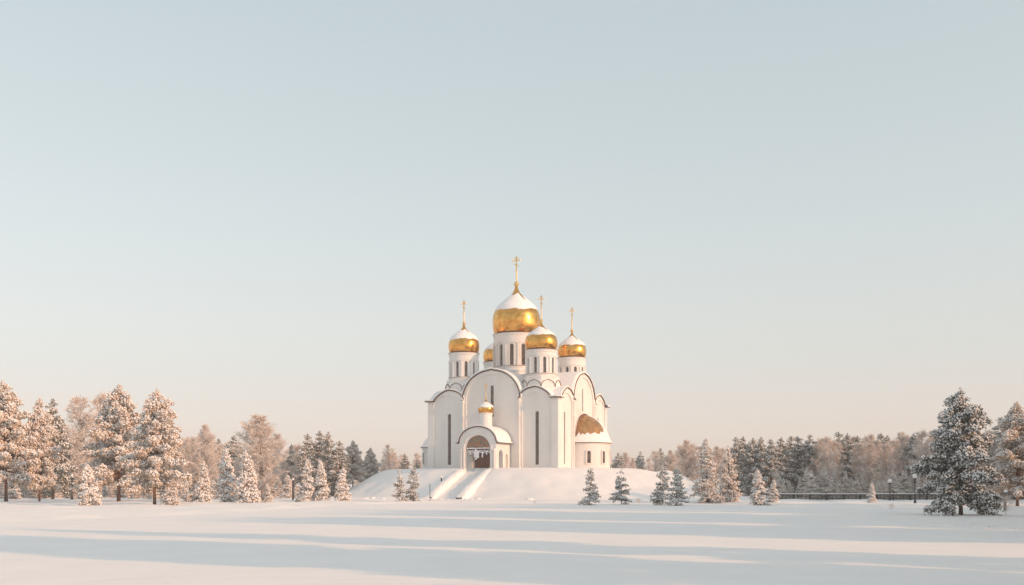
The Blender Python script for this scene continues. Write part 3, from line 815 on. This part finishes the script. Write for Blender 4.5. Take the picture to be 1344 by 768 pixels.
def pine(name, h, base, width, env, nl, seed, snow, rc=.75, dens=62, tr=.2, bark='pine_bark', needles='needles', tuft=.32, puff=.13, flat=.55, hang=.35, inner=.30, k=3, low=-.15):
    """an old pine: irregular limbs that carry separate pads of foliage, with gaps between them"""
    rng = np.random.RandomState(seed); pr = random.Random(seed)
    lean = (pr.uniform(-.35, .35) * h / 12, pr.uniform(-.35, .35) * h / 12); mb = trunk_mb(h, tr, lean, pr, .97)
    T = []; Dv = []; SN = []; FN = []; az = pr.uniform(0, 6)
    def pad(c, r, rz, ax, fine=1.0, bs=0.0):
        n = max(10, int(dens * r * r * 1.5))
        P_ = rng.normal(0, 1, (n, 3)); P_ /= np.linalg.norm(P_, axis=1, keepdims=True); P_ *= rng.uniform(.1, 1, (n, 1)) ** .42
        for p in P_:
            x = p[0] * r * 1.25; y = p[1] * r * .85; z = p[2] * rz
            q = Vector((c[0] + x * ax[0] - y * ax[1], c[1] + x * ax[1] + y * ax[0], c[2] + z - hang * (p[0] ** 2 + p[1] ** 2) * r * .6 - (hang * rng.uniform(0, .5) if rng.uniform() < .25 else 0)))
            T.append(q); Dv.append((p[0] * ax[0] * .8, p[0] * ax[1] * .8, .1 + .5 * p[2] - hang * .5)); FN.append(fine)
            SN.append(snow + bs + .38 * p[2] + .15 * pr.uniform(-1, 1) > pr.random())
    for i in range(nl):
        t = ((i + pr.random()) / nl) ** .92; z = base + t * (h - base) * .965; az += 2.4 + pr.uniform(-.6, .6)
        L = width / 2 * env(t) * pr.uniform(.62, 1.15) + .1; x0, y0 = lean[0] * (z / h) ** 2, lean[1] * (z / h) ** 2
        ca, sa = math.cos(az), math.sin(az); sl = low + (.95 - low) * t ** .9 + pr.uniform(-.18, .18)
        at_ = lambda q: Vector((x0 + ca * L * q, y0 + sa * L * q, z + L * q * sl - .28 * L * q * q + .12 * L * q ** 4))
        mb.tube([at_(0), at_(.35), at_(.7), at_(1)], [.02 + .022 * L, .014 + .016 * L, .01 + .008 * L, .008], 5)
        nc = max(1, int(L / (rc * .78) + .5)); f = min(1.0, .66 + 1.4 * (1 - t)); bs = pr.uniform(-.15, .15) + .15 * t
        for j in range(nc):
            q = inner + (1.0 - inner) * (j + pr.uniform(.35, 1.0)) / nc
            if L < 1.0: q = pr.uniform(.5, 1)
            r = rc * pr.uniform(.65, 1.15) * (.55 + .45 * min(1, L / 1.6)); side = pr.uniform(-1, 1) * .30 * L * (1.15 - q)
            c = at_(min(q, 1)) + Vector((-sa * side, ca * side, pr.uniform(-.15, .2)))
            pad(c, r, r * flat * pr.uniform(.8, 1.2), (ca, sa), f, bs)
    for j in range(5):
        pad((lean[0], lean[1], h * (.955 + .01 * j)), rc * (.42 - .07 * j), rc * .35, (1, 0), .6)
    return foliage(name, mb, h, width, T, Dv, SN, FN, rng, tuft, puff, bark, needles, k)

def birch(name, h, width, seed, n1=58, dens=1.35, twig=.017, spread=1.0, trunk=.15):
    rng = np.random.RandomState(seed); pr = random.Random(seed)
    mb = MB(); lean = (pr.uniform(-.4, .4), pr.uniform(-.4, .4))
    fork = pr.random() < .4
    trunks = [(lean, h, trunk)]
    if fork: trunks.append(((lean[0] + pr.choice([-1, 1]) * width * .11, lean[1] + pr.uniform(-.8, .8)), h * .95, trunk * .75))
    A = []; B = []; RA = []; RB = []
    def stick(p, q, r0, r1): A.append(tuple(p)); B.append(tuple(q)); RA.append(r0); RB.append(r1)
    for (lx, ly), hh, r in trunks:
        pts = [Vector((lx * (i / 10) ** 1.5, ly * (i / 10) ** 1.5, -.4 + (hh + .2) * i / 10)) for i in range(11)]
        mb.tube(pts, [r * (1 - .92 * i / 10) for i in range(11)], 7)
        for b in range(int(n1 * (1.0 if r == trunk else .6))):
            t = pr.uniform(.06, .985) ** .8; z = t * hh * .93
            p = Vector((lx * t ** 1.5, ly * t ** 1.5, z)); az = pr.uniform(0, 2 * PI)
            env = min(1, .45 + 1.9 * t) * (1 - t) ** .55 * width / 2 * 1.25
            L = max(.5, env * pr.uniform(.8, 1.25)); up = spread * pr.uniform(.8, 1.5)
            d = Vector((math.cos(az), math.sin(az), up)).normalized(); br = [p]; nseg = 5
            for i in range(nseg):
                d = (d + Vector((pr.uniform(-.18, .18), pr.uniform(-.18, .18), .10 - .05 * i))).normalized(); br.append(br[-1] + d * L * 1.15 / nseg)
            mb.tube(br, [trunk * (.06 + .07 * L * (1 - i / nseg)) for i in range(nseg + 1)], 4)
            n2 = int(7 + 3.2 * L * dens)
            for k in range(n2):
                q = pr.uniform(.15, 1.0); i = min(int(q * nseg), nseg - 1); s = br[i].lerp(br[i + 1], q * nseg - i)
                d2 = (d + Vector((pr.uniform(-1, 1), pr.uniform(-1, 1), pr.uniform(-.3, .7))) * .95).normalized()
                l2 = pr.uniform(.35, .9) * (1.15 - .5 * q) * min(1.2, .5 + L * .35)
                e = s + d2 * l2 * .5; f = e + (d2 + Vector((0, 0, -.25))).normalized() * l2 * .5
                stick(s, e, twig * 1.3, twig); stick(e, f, twig, twig * .6)
                for m in range(int(5 * dens)):
                    g = s.lerp(f, pr.uniform(.15, 1)); d3 = (d2 * .6 + Vector((pr.uniform(-1, 1), pr.uniform(-1, 1), pr.uniform(-.7, .6)))).normalized()
                    l3 = pr.uniform(.16, .45); w = g + d3 * l3
                    stick(g, w, twig * .8, twig * .5)
                    if pr.random() < .7:
                        d4 = (d3 + Vector((pr.uniform(-1, 1), pr.uniform(-1, 1), pr.uniform(-.8, .3)))).normalized()
                        stick(g.lerp(w, .5), g.lerp(w, .5) + d4 * l3 * .7, twig * .7, twig * .45)
    crown = sticks_mesh('crown', np.array(A), np.array(B), np.array(RA), np.array(RB))
    root = bpy.data.objects.new(name, None); COL.objects.link(root); root.empty_display_size = .3
    mb.build('trunk', M['birch_bark'], root, True, fix=False); link('crown', crown, M['twig'], root)
    root['h'] = h; root['w'] = width
    return root

cone = lambda t: (1 - t) ** 1.0 * (.72 + .28 * min(1, t * 7 + .2))
pine_s = lambda t: max(.05, (1 - t) ** .86) * (.72 + .28 * min(1, t * 5))
dark_s = lambda t: max(.05, (1 - t) ** .70) * (.7 + .3 * min(1, t * 5))
broad = lambda t: max(.04, (1 - t ** 1.5)) ** .95 * (.84 + .16 * min(1, t * 6))
PROTO = {
    'spruce': [conifer('snowy_spruce', 4.5, .25, 3.0, cone, lambda t: -.02 + .75 * t, .42, .80, s, .42, 5, .07, tuft=.25, puff=.105, step=.16, gap=.18, kn=2) for s in (1, 2, 3)],
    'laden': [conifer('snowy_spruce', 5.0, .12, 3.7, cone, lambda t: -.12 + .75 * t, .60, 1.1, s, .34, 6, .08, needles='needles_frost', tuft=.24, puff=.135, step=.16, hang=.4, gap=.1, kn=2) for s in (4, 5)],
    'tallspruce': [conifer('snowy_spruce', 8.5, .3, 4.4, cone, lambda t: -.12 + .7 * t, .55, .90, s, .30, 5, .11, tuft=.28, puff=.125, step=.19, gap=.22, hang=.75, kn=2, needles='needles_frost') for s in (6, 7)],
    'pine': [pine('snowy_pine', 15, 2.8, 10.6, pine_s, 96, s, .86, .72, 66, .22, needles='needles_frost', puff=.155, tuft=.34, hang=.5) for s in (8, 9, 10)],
    'darkpine': [pine('snowy_pine', 11, 1.4, 5.6, dark_s, 46, s, .66, .68, 60, .17, puff=.135, hang=.35) for s in (12, 13, 14)],
    'bigpine': [pine('snowy_pine', 10.4, 1.5, 8.2, broad, 84, 16, .60, .60, 92, .20, bark='bark', needles='needles_dark', tuft=.24, puff=.120, hang=.62, flat=.45, low=-.30, k=2)],
    'birch': [birch('frosted_birch', 12, 5.6, s) for s in (20, 21, 22)],
    'shrub': [birch('frosted_shrub', 1.2, 1.5, 30, 10, .6, .006, .9, trunk=.02)],
}
USED = set()
def plant(kind, var, x, y, h, label, group=None, w=1.0, rz=None, dz=-.05, cat='tree'):
    p = PROTO[kind][var % len(PROTO[kind])]
    if p.name not in USED: USED.add(p.name); o = p
    else: o = copy_tree(p)
    s = h / p['h']; o.location = (x, y, gz(x, y) + dz); o.scale = (s * w, s * w, s)
    o.rotation_euler = (0, 0, rz if rz is not None else random.Random(x * 7.3 + y).uniform(0, 6.28))
    if kind in ('spruce', 'laden', 'tallspruce'):
        q = random.Random(x * 3.1 + y * 1.7); o.rotation_euler.x = q.uniform(-.05, .05); o.rotation_euler.y = q.uniform(-.05, .05); o.scale.x *= q.uniform(.9, 1.15); o.scale.y *= q.uniform(.9, 1.15)
    tag(o, label, cat, group)
    return o

def at(px, base):                                  # a ground point seen at column px whose foot shows at row base
    Y = EYE * 1307 / (base - 635); return (px - 672) / 1307 * Y, Y
def tall(Y, top, z=0): return (635 - top) / 1307 * Y + EYE - z

HAND = [  # kind, variant, column, foot row, top row, width factor, label
    ('pine', 0, 8, 661, 500, .95, 'tall snow-coated pine at the far left edge with foliage down to the ground'),
    ('pine', 1, 52, 660.3, 522, .62, 'narrow pine with a bare dark trunk, second from the left edge'),
    ('darkpine', 0, 70, 657.5, 524, .75, 'thin pine with a bare trunk close behind the second pine from the left'),
    ('birch', 0, 106, 656.5, 514, 1.15, 'hazy frosted birch behind the gap left of the paired pines'),
    ('birch', 1, 132, 656, 510, .8, 'tallest pale birch rising just left of the paired pines'),
    ('pine', 2, 156, 660.3, 506, 1.02, 'left one of the two big pines with orange lit trunks'),
    ('pine', 0, 203, 664, 510, .95, 'right one of the two big pines, its lower trunk dark'),
    ('laden', 0, 118, 665.5, 608, .88, 'small snow-laden spruce standing nearest the camera left of the paired pines'),
    ('laden', 1, 224, 664, 624, 1.15, 'low bushy snow-laden spruce under the right big pine'),
    ('laden', 0, 248, 662, 622, .9, 'little snow-laden spruce between the big pine and the conical spruce'),
    ('laden', 1, 266, 662, 605, .8, 'conical snow-laden spruce standing right of the big pines'),
    ('laden', 0, 298, 661, 588, .72, 'left tall spruce of the snow-laden pair before the frosted birch'),
    ('laden', 1, 326, 661.5, 592, .80, 'right tall spruce of the snow-laden pair before the frosted birch'),
    ('birch', 2, 345, 659, 541, 1.45, 'broad rosy frosted birch with a single lit trunk left of the mound'),
    ('laden', 0, 352, 661, 634, 1.0, 'knee-high snow-laden spruce at the foot of the rosy birch'),
    ('laden', 1, 401, 660, 602, .78, 'left spruce of the three in a row beside the mound'),
    ('laden', 0, 423, 660, 603, .74, 'middle spruce of the three in a row beside the mound'),
    ('laden', 1, 449, 660, 613, .86, 'right and shortest spruce of the three in a row beside the mound'),
    ('spruce', 0, 524, 660, 615, .85, 'left small spruce of the pair at the foot of the stair'),
    ('spruce', 1, 543, 659, 612, .98, 'right small spruce of the pair at the foot of the stair'),
    ('spruce', 2, 774, 663, 613, .95, 'small upright spruce alone below the right-hand apse'),
    ('spruce', 0, 816, 662, 615, 1.0, 'small spruce with wide low branches, second right of the cathedral'),
    ('spruce', 1, 869, 663, 612, .98, 'left small spruce of the close pair on the right slope foot'),
    ('spruce', 2, 889, 664, 613, 1.06, 'right small spruce of the close pair on the right slope foot'),
    ('tallspruce', 0, 929, 661, 574, .98, 'tallest sunlit-topped spruce at the right foot of the mound'),
    ('tallspruce', 1, 957, 660.5, 583, 1.0, 'tall spruce just right of the tallest one at the mound foot'),
    ('laden', 0, 997, 663, 616, .88, 'pinkish snow-laden spruce at the left end of the fence'),
    ('laden', 1, 1014, 662, 629, .9, 'lower snow-laden spruce leaning on the one at the fence end'),
    ('laden', 1, 1144, 661.5, 633, .85, 'tiny sunlit spruce alone before the fence'),
    ('bigpine', 0, 1261, 676.5, 510, .86, 'large dark spreading pine, the nearest tree, at right'),
    ('pine', 1, 1335, 666, 528, 1.0, 'frosted pine cut by the right edge of the view'),
    ('darkpine', 2, 403, 654, 570, .95, 'blue-shaded pine at the left of the dark clump beside the mound'),
    ('darkpine', 0, 419, 653.5, 566, .92, 'blue-shaded pine in the middle of the dark clump beside the mound'),
    ('darkpine', 1, 430, 654, 567, .9, 'blue-shaded pine at the right of the dark clump beside the mound'),
    ('darkpine', 2, 445, 654, 579, 1.0, 'shorter pine right of the dark clump beside the mound'),
    ('pine', 1, 463, 653, 578, .9, 'warm-topped pine between the dark clump and the mound edge'),
    ('pine', 2, 486, 652, 588, 1.0, 'rounded golden pine rising over the left mound edge'),
    ('birch', 0, 511, 651, 580, .9, 'golden frosted birch over the left shoulder of the mound'),
    ('darkpine', 0, 531, 651, 596, .9, 'low dark pine over the mound next to the left apse'),
    ('birch', 1, 548, 650, 592, .9, 'pale frosted birch showing just left of the left apse'),
]
for kind, var, px, base, top, w, label in HAND:
    x, y = at(px, base); z = gz(x, y)
    plant(kind, var, x, y, tall(y, top, z), label, None, w, random.Random(x * 7.3 + y).uniform(0, 6.28) + (2.6 if kind == 'bigpine' else 0))

# the woods behind, tree by tree
GB, GP, GR = 'frosted birches of the background wood', 'snowy pines of the background wood', 'pines of the wood beside the field'
LBL = {('birch', 0): 'frosted birch among the far trees behind the left-hand pines', ('birch', 1): 'frosted birch of the far hazy treeline right of the cathedral', ('birch', 3): 'frosted birch of the wood behind the left shoulder of the mound', ('darkpine', 3): 'snowy pine of the wood behind the left shoulder of the mound', ('birch', 2): 'frosted birch with a rosy top in the wood behind the fence',
       ('darkpine', 0): 'snowy pine among the far trees behind the left-hand pines', ('darkpine', 1): 'snowy pine of the far hazy treeline right of the cathedral', ('darkpine', 2): 'snowy pine with a sunlit top in the dense row behind the fence'}
rw = random.Random(77)
def wood(px0, px1, step, Y0, Y1, t0, t1, pb, zone, lw=1.0):
    px = px0
    while px < px1:
        Y = rw.uniform(Y0, Y1); x = (px - 672) / 1307 * Y; k = 'birch' if rw.random() < pb else 'darkpine'
        top = rw.uniform(t0, t1); z = gz(x, Y)
        plant(k, rw.randrange(3), x, Y, tall(Y, top, z), LBL[(k, zone)], GB if k == 'birch' else GP, rw.uniform(.85, 1.15) * lw)
        px += step * rw.uniform(.6, 1.4)
wood(-90, 300, 13, 168, 200, 548, 590, .5, 0)
wood(-90, 400, 11, 200, 250, 566, 606, .65, 0)
wood(228, 300, 16, 165, 180, 562, 585, .9, 0)
wood(360, 400, 12, 175, 195, 580, 600, .6, 3)
wood(440, 565, 13, 205, 250, 588, 606, .7, 3)
wood(800, 905, 9, 250, 300, 586, 602, .75, 1)
wood(880, 910, 11, 190, 215, 574, 590, 1.0, 1)
wood(905, 965, 10, 190, 215, 578, 592, .8, 1)
for px, top in ((966, 574), (974, 573), (988, 575), (998, 574), (1012, 577), (1024, 574), (1038, 573), (1047, 573), (1062, 571)):
    Y = rw.uniform(164, 176); x = (px - 672) / 1307 * Y
    plant('darkpine', rw.randrange(3), x, Y, tall(Y, top, gz(x, Y)), LBL[('darkpine', 2)], GP, 1.0)
wood(965, 1080, 11, 182, 210, 584, 598, .25, 2)
wood(1074, 1206, 11, 165, 180, 566, 580, .93, 2)
for px, top in ((1112, 569), (1126, 572)):
    Y = 178; x = (px - 672) / 1307 * Y; plant('darkpine', 1, x, Y, tall(Y, top, gz(x, Y)), LBL[('darkpine', 2)], GP, .85)
wood(1080, 1420, 12, 185, 225, 562, 580, .7, 2)
wood(1200, 1420, 15, 150, 168, 545, 572, .55, 2)

LOWL = {0: 'low snowy spruce filling the undergrowth of the left-hand wood', 2: 'low snowy spruce filling the undergrowth behind the fence'}
def under(px0, px1, step, Y0, Y1, h0, h1, zone):
    px = px0
    while px < px1:
        Y = rw.uniform(Y0, Y1); x = (px - 672) / 1307 * Y
        plant('tallspruce' if zone == 2 or rw.random() < .5 else 'laden', rw.randrange(2), x, Y, rw.uniform(h0, h1), LOWL[zone], 'low spruces of the undergrowth', rw.uniform(1.0, 1.5))
        px += step * rw.uniform(.6, 1.4)
under(-60, 395, 11, 150, 165, 2.2, 4.2, 0)
under(-60, 450, 13, 172, 200, 3.5, 6.0, 0)
under(1020, 1420, 10, 150, 164, 2.6, 5.0, 2)
under(960, 1420, 13, 175, 205, 4.0, 6.5, 2)
# pines just beyond the right edge of the view; their shadows lie across the field
SD = (math.sin(SUN_AZ), math.cos(SUN_AZ)); PD = (-SD[1], SD[0])
def by_sun(s, t): return s * PD[0] + t * SD[0], s * PD[1] + t * SD[1]
CL = 'tall snowy pine of the wood along the right side of the field'
rc = random.Random(5)
def caster(s, t, h, w=1.0, v=0):
    x, y = by_sun(s, t); plant('pine', v, x, y, h, CL, GR, w)
TE = math.tan(SUN_EL)
for s, t, h, w in ((35.6, 10, 18, .50), (24.8, 12, 19, .42), (27.4, 16, 22, .46), (29.8, 12, 20, .46), (21.0, 14, 8, .4)):
    caster(s, t, h, w, rc.randrange(3))
for s in (48.8, 51.3, 54.0, 56.2, 58.4): caster(s, rc.uniform(8, 14), rc.uniform(17, 20), .5, rc.randrange(3))
s = 65.6
while s < 111:
    t = rc.uniform(9, 17); hh = 1.5 + (t + 52) * TE + rc.uniform(-1.0, 1.0)
    if 81 < s < 91: hh = 4.5 + (t + 5) * TE
    caster(s, t, hh, .60, rc.randrange(3)); s += rc.uniform(2.2, 3.4)
caster(112.4, 11, 1.0 + 69 * TE, .36, 1)            # gaps beside these let the sun through to the small spruces
caster(124.4, 12, 3.5 + 50 * TE, .36, 2)
s = 135.5
while s < 205:
    t = rc.uniform(9, 17); caster(s, t, 6.6 + (t + (38 if s < 174 else 26)) * TE + rc.uniform(-1.5, .8), .60, rc.randrange(3)); s += rc.uniform(2.2, 3.6)
# ------------------------------------------------------------------ fence, lamps, posts
def fence():
    Y = 141.0; x0, x1 = 37.5, 66.0
    f = thing('wooden_fence', 'low dark wooden fence with snow on its rail along the right-hand wood', 'fence', (x0, Y, gz(x0, Y)))
    L = x1 - x0; g0 = gz(x0, Y); gm = [gz(x0 + L_ * 3.0, Y) - g0 for L_ in range(10)]; zz = lambda x: sum(gm) / 10 + .0006 * x
    n = 28
    for nm, z0, z1, d in (('rail', .74, .86, .06), ('rail', .16, .25, .05)):
        mb = MB()
        for i in range(n): mb.box(L * i / n, L * (i + 1) / n - .01, -d, d, z0 + zz(L * i / n), z1 + zz(L * i / n))
        r = mb.build(nm, M['wood'], f)
        if z0 > .5:
            s = MB(); pts = [(L * i / n / 4, 0, .90 + zz(L * i / n / 4) + .02 * noise.noise((i * .7, 0, 0))) for i in range(n * 4 + 1)]; s.tube(pts, .065, 7); s.build('rail_snow', M['snow'], r, True)
    pk = MB(); x = .2
    while x < L - .1: pk.box(x, x + .10, -.02, .02, -.2 + zz(x), .74 + zz(x)); x += .19
    pk.build('pickets', M['wood'], f)
    for i in range(13):
        x = .05 + (L - .2) * i / 12; p = MB(); p.box(x - .11, x + .11, .07, .24, -.5 + zz(x), 1.02 + zz(x)); p.build('post', M['wood'], f)
fence()

def lamp(px, Y, top, label, gs=1.0):
    x = (px - 672) / 1307 * Y; z = gz(x, Y); h = tall(Y, top, z)
    l = thing('lamp_post', label, 'lamp post', (x, Y, z), 0, 'lamp posts of the park')
    b = MB(); b.lathe([(.17, -.4), (.17, .12), (.13, .2), (.11, .5), (.08, .6), (.06, .7), (.06, h - .85), (.10, h - .83), (.10, h - .76), (.06, h - .74)], 12); b.build('pole', M['iron'], l, 'auto')
    c = MB(); c.lathe([(.06, h - .76), (.10, h - .70), (.22, h - .60), (.24, h - .56), (.20, h - .54)], 14)
    for k in range(4):
        a = k * PI / 2 + .4; c.tube([(.09 * math.cos(a), .09 * math.sin(a), h - 1.05), (.26 * math.cos(a), .26 * math.sin(a), h - .85), (.22 * math.cos(a), .22 * math.sin(a), h - .58)], .018, 5)
    c.build('collar', M['iron'], l, 'auto')
    g = MB(); g.lathe([(.10, h - .555), (.20 * gs, h - .50), (.25 * gs, h - .38), (.24 * gs, h - .26), (.17 * gs, h - .16), (.05, h - .12)], 16); g.build('globe', M['globe'], l, True)
    s = MB(); s.lathe([(.265 * gs, h - .32), (.28 * gs, h - .22), (.22 * gs, h - .06), (.10 * gs, h), (.01, h + .01)], 14); s.build('snow_cap', M['snow'], l, True)
lamp(1201, 117.0, 622, 'black lamp post with a snow-capped white globe nearest the large pine')
lamp(1168, 138.0, 629, 'black lamp post with a globe standing by the fence behind the snowdrift')
lamp(1065, 150.0, 622, 'dark lamp post with a snow cap behind the middle of the fence', .7)
lamp(94.5, 139.0, 622, 'dark lamp post with a snow cap among the trees at far left', .6)

def post(name, px, Y, top, r, label, mat, cat, snow=0, zg=None, lean=0):
    x = (px - 672) / 1307 * Y; z = gz(x, Y) if zg is None else zg; h = tall(Y, top, z)
    p = thing(name, label, cat, (x, Y, z)); mb = MB(); mb.tube([(0, 0, -.5), (lean * .5, 0, h * .5), (lean, 0, h)], [r * 1.1, r, r * .9], 8)
    mb.build('shaft', M[mat], p, 'auto')
    if snow:
        s = MB(); s.lathe([(r * 1.1, -.03), (r * 1.7 * snow, .05), (r * 1.5 * snow, .16), (r * .6, .24), (.005, .26)], 10, (lean, 0, h)); s.build('snow_cap', M['snow'], p, True)
post('marker_pole', 564.3, 133.0, 635, .045, 'thin grey pole standing upright left of the stair foot', 'iron', 'pole')
x, y = to_xy(-3.6, -22.4)
post('short_post', 672 + 1307 * x / y, y, 627.0, .11, 'short dark post beside the left stair parapet', 'wood', 'post', 1.0)
post('wooden_post', 384.6, 136.0, 630, .12, 'brown wooden post left of the three spruces by the mound', 'wood', 'post', .9)
post('leaning_post', 1318.5, 93.0, 646, .11, 'brown leaning stump-like post with snow right of the large pine', 'wood', 'post', 1.0, None, .12)
for px, base, h, lab in ((1170, 669, .45, 'small twiggy shrub poking from the drift below the lamp'), (838, 662, .55, 'twiggy shrub beside the wide-branched small spruce'), (1320, 676, 1.2, 'bare shrub by the leaning post at right'), (702, 661, .3, 'tiny tuft of twigs in the snow below the mound centre')):
    x, y = at(px, base); plant('shrub', 0, x, y, h, lab, None, 1.0, cat='shrub')

for ks in PROTO.values():
    for p in ks:
        if p.name not in USED:
            for ch in list(p.children): bpy.data.objects.remove(ch)
            bpy.data.objects.remove(p)

# ------------------------------------------------------------------ loose snow: clods at the stair foot and a trodden track
def clods(name, spots, seed):
    rng = random.Random(seed); mb = MB()
    for x, y, r in spots:
        z = gz(x, y); n = 9; ph = rng.uniform(0, 6); vs = []; rings = [(1.0, -.25), (.95, .12), (.7, .38), (.35, .52)]
        for q, hh in rings:
            for k in range(n):
                a = 2 * PI * k / n + ph; rr = r * q * rng.uniform(.8, 1.2); vs.append((x + rr * 1.3 * math.cos(a), y + rr * math.sin(a), z + r * hh * rng.uniform(.8, 1.2)))
        fs = [(j * n + k, j * n + (k + 1) % n, (j + 1) * n + (k + 1) % n, (j + 1) * n + k) for j in range(3) for k in range(n)] + [tuple(range(3 * n, 4 * n))]
        mb.add(vs, fs)
    o = mb.build(name, M['snow'], None, True); o['kind'] = 'stuff'; return o
rk = random.Random(8); sp = []
for u0, v0, n in ((-3.4, -28.5, 10), (2.9, -28.7, 14), (5.5, -28.5, 10), (0, -29.5, 5), (-12, -30, 9), (14, -31, 8)):
    for _ in range(n):
        x, y = to_xy(u0 + rk.gauss(0, 1.1), v0 + rk.gauss(0, .7)); sp.append((x, y, abs(rk.gauss(.20, .10)) + .06))
clods('snow_clods', sp, 1)
sp = []
for i in range(90):
    t = i / 89; px = 1228 + 150 * t; row = 687.5 + 8.5 * t + .8 * math.sin(t * 9); x, y = at(px, row)
    sp.append((x + rk.gauss(0, .12), y + (1 if i % 2 else -1) * .55 + rk.gauss(0, .35), rk.uniform(.10, .24)))
for i in range(40):
    t = i / 39; x, y = at(1258 + 40 * t, 689.5 + 5 * t); sp.append((x, y + rk.gauss(0, .3), rk.uniform(.08, .2)))
clods('trodden_snow', sp, 2)

# ------------------------------------------------------------------ air, light, sky, camera
def haze(density):
    mb = MB(); mb.box(-420, 420, -120, 520, -3.0, 48.0)
    m = bpy.data.materials.new('winter_haze'); m.use_nodes = True; nt = m.node_tree; nt.nodes.clear()
    out = nt.nodes.new('ShaderNodeOutputMaterial'); v = nt.nodes.new('ShaderNodeVolumePrincipled')
    v.inputs['Color'].default_value = (0.93, 0.92, 0.92, 1); v.inputs['Density'].default_value = density; v.inputs['Anisotropy'].default_value = 0.2
    nt.links.new(v.outputs['Volume'], out.inputs['Volume'])
    o = mb.build('haze', m); o['kind'] = 'stuff'
haze(0.0005)

VEIL_K = 8.5
VEIL = [(0.0, (.61, .495, .415)), (0.04, (.61, .50, .43)), (0.075, (.56, .50, .45)), (0.12, (.52, .52, .48)), (0.25, (.455, .52, .515)), (0.42, (.405, .485, .505)), (0.62, (.45, .46, .44))]
w = bpy.data.worlds.new('World'); SC.world = w; w.use_nodes = True; nt = w.node_tree
bg = nt.nodes['Background']; sky = nt.nodes.new('ShaderNodeTexSky'); sky.sky_type = 'NISHITA'; sky.sun_disc = False
sky.sun_elevation = SUN_EL; sky.sun_rotation = SUN_AZ; sky.altitude = 100; sky.air_density = 1.0; sky.dust_density = 2.0; sky.ozone_density = 1.0
hs = nt.nodes.new('ShaderNodeHueSaturation'); hs.inputs['Saturation'].default_value = 0.32; hs.inputs['Value'].default_value = 1.6
nt.links.new(sky.outputs['Color'], hs.inputs['Color'])
# thin winter overcast veil in front of the clear sky, warmer and paler towards the horizon
tc = nt.nodes.new('ShaderNodeTexCoord'); sx = nt.nodes.new('ShaderNodeSeparateXYZ'); nt.links.new(tc.outputs['Generated'], sx.inputs['Vector'])
rp = nt.nodes.new('ShaderNodeValToRGB'); cr = rp.color_ramp
for i, (p, c) in enumerate(VEIL):
    e = cr.elements[i] if i < 2 else cr.elements.new(p)
    e.position = p; e.color = (*c, 1)
nt.links.new(sx.outputs['Z'], rp.inputs['Fac'])
mu = nt.nodes.new('ShaderNodeVectorMath'); mu.operation = 'SCALE'; mu.inputs['Scale'].default_value = VEIL_K
nt.links.new(rp.outputs['Color'], mu.inputs[0])
mx = nt.nodes.new('ShaderNodeMix'); mx.data_type = 'RGBA'; mx.inputs['Factor'].default_value = 0.72
nt.links.new(hs.outputs['Color'], mx.inputs['A']); nt.links.new(mu.outputs['Vector'], mx.inputs['B'])
nt.links.new(mx.outputs['Result'], bg.inputs['Color']); bg.inputs['Strength'].default_value = 0.15

sl = bpy.data.lights.new('sun', 'SUN'); sl.energy = 3.2; sl.angle = math.radians(0.8); sl.color = (1.0, 0.51, 0.25)
so = bpy.data.objects.new('sun', sl); COL.objects.link(so)
sv = Vector((math.sin(SUN_AZ) * math.cos(SUN_EL), math.cos(SUN_AZ) * math.cos(SUN_EL), math.sin(SUN_EL)))
so.rotation_euler = (-sv).to_track_quat('-Z', 'Y').to_euler(); so.location = sv * 300

cam = bpy.data.cameras.new('camera'); cam.lens = 36 * 1307 / 1344; cam.sensor_width = 36; cam.shift_y = (635 - 384) / 1344
cam.clip_start = 0.1; cam.clip_end = 20000
co = bpy.data.objects.new('camera', cam); COL.objects.link(co); co.location = (0, 0, EYE); co.rotation_euler = (PI / 2, 0, 0); SC.camera = co

vs = SC.view_settings; vs.view_transform = 'Standard'; vs.look = 'None'; vs.gamma = 1; vs.use_curve_mapping = False; vs.exposure = 0.06
SC.cycles.use_denoising = True
SC.cycles.max_bounces = 8; SC.cycles.volume_bounces = 1; SC.cycles.transparent_max_bounces = 8
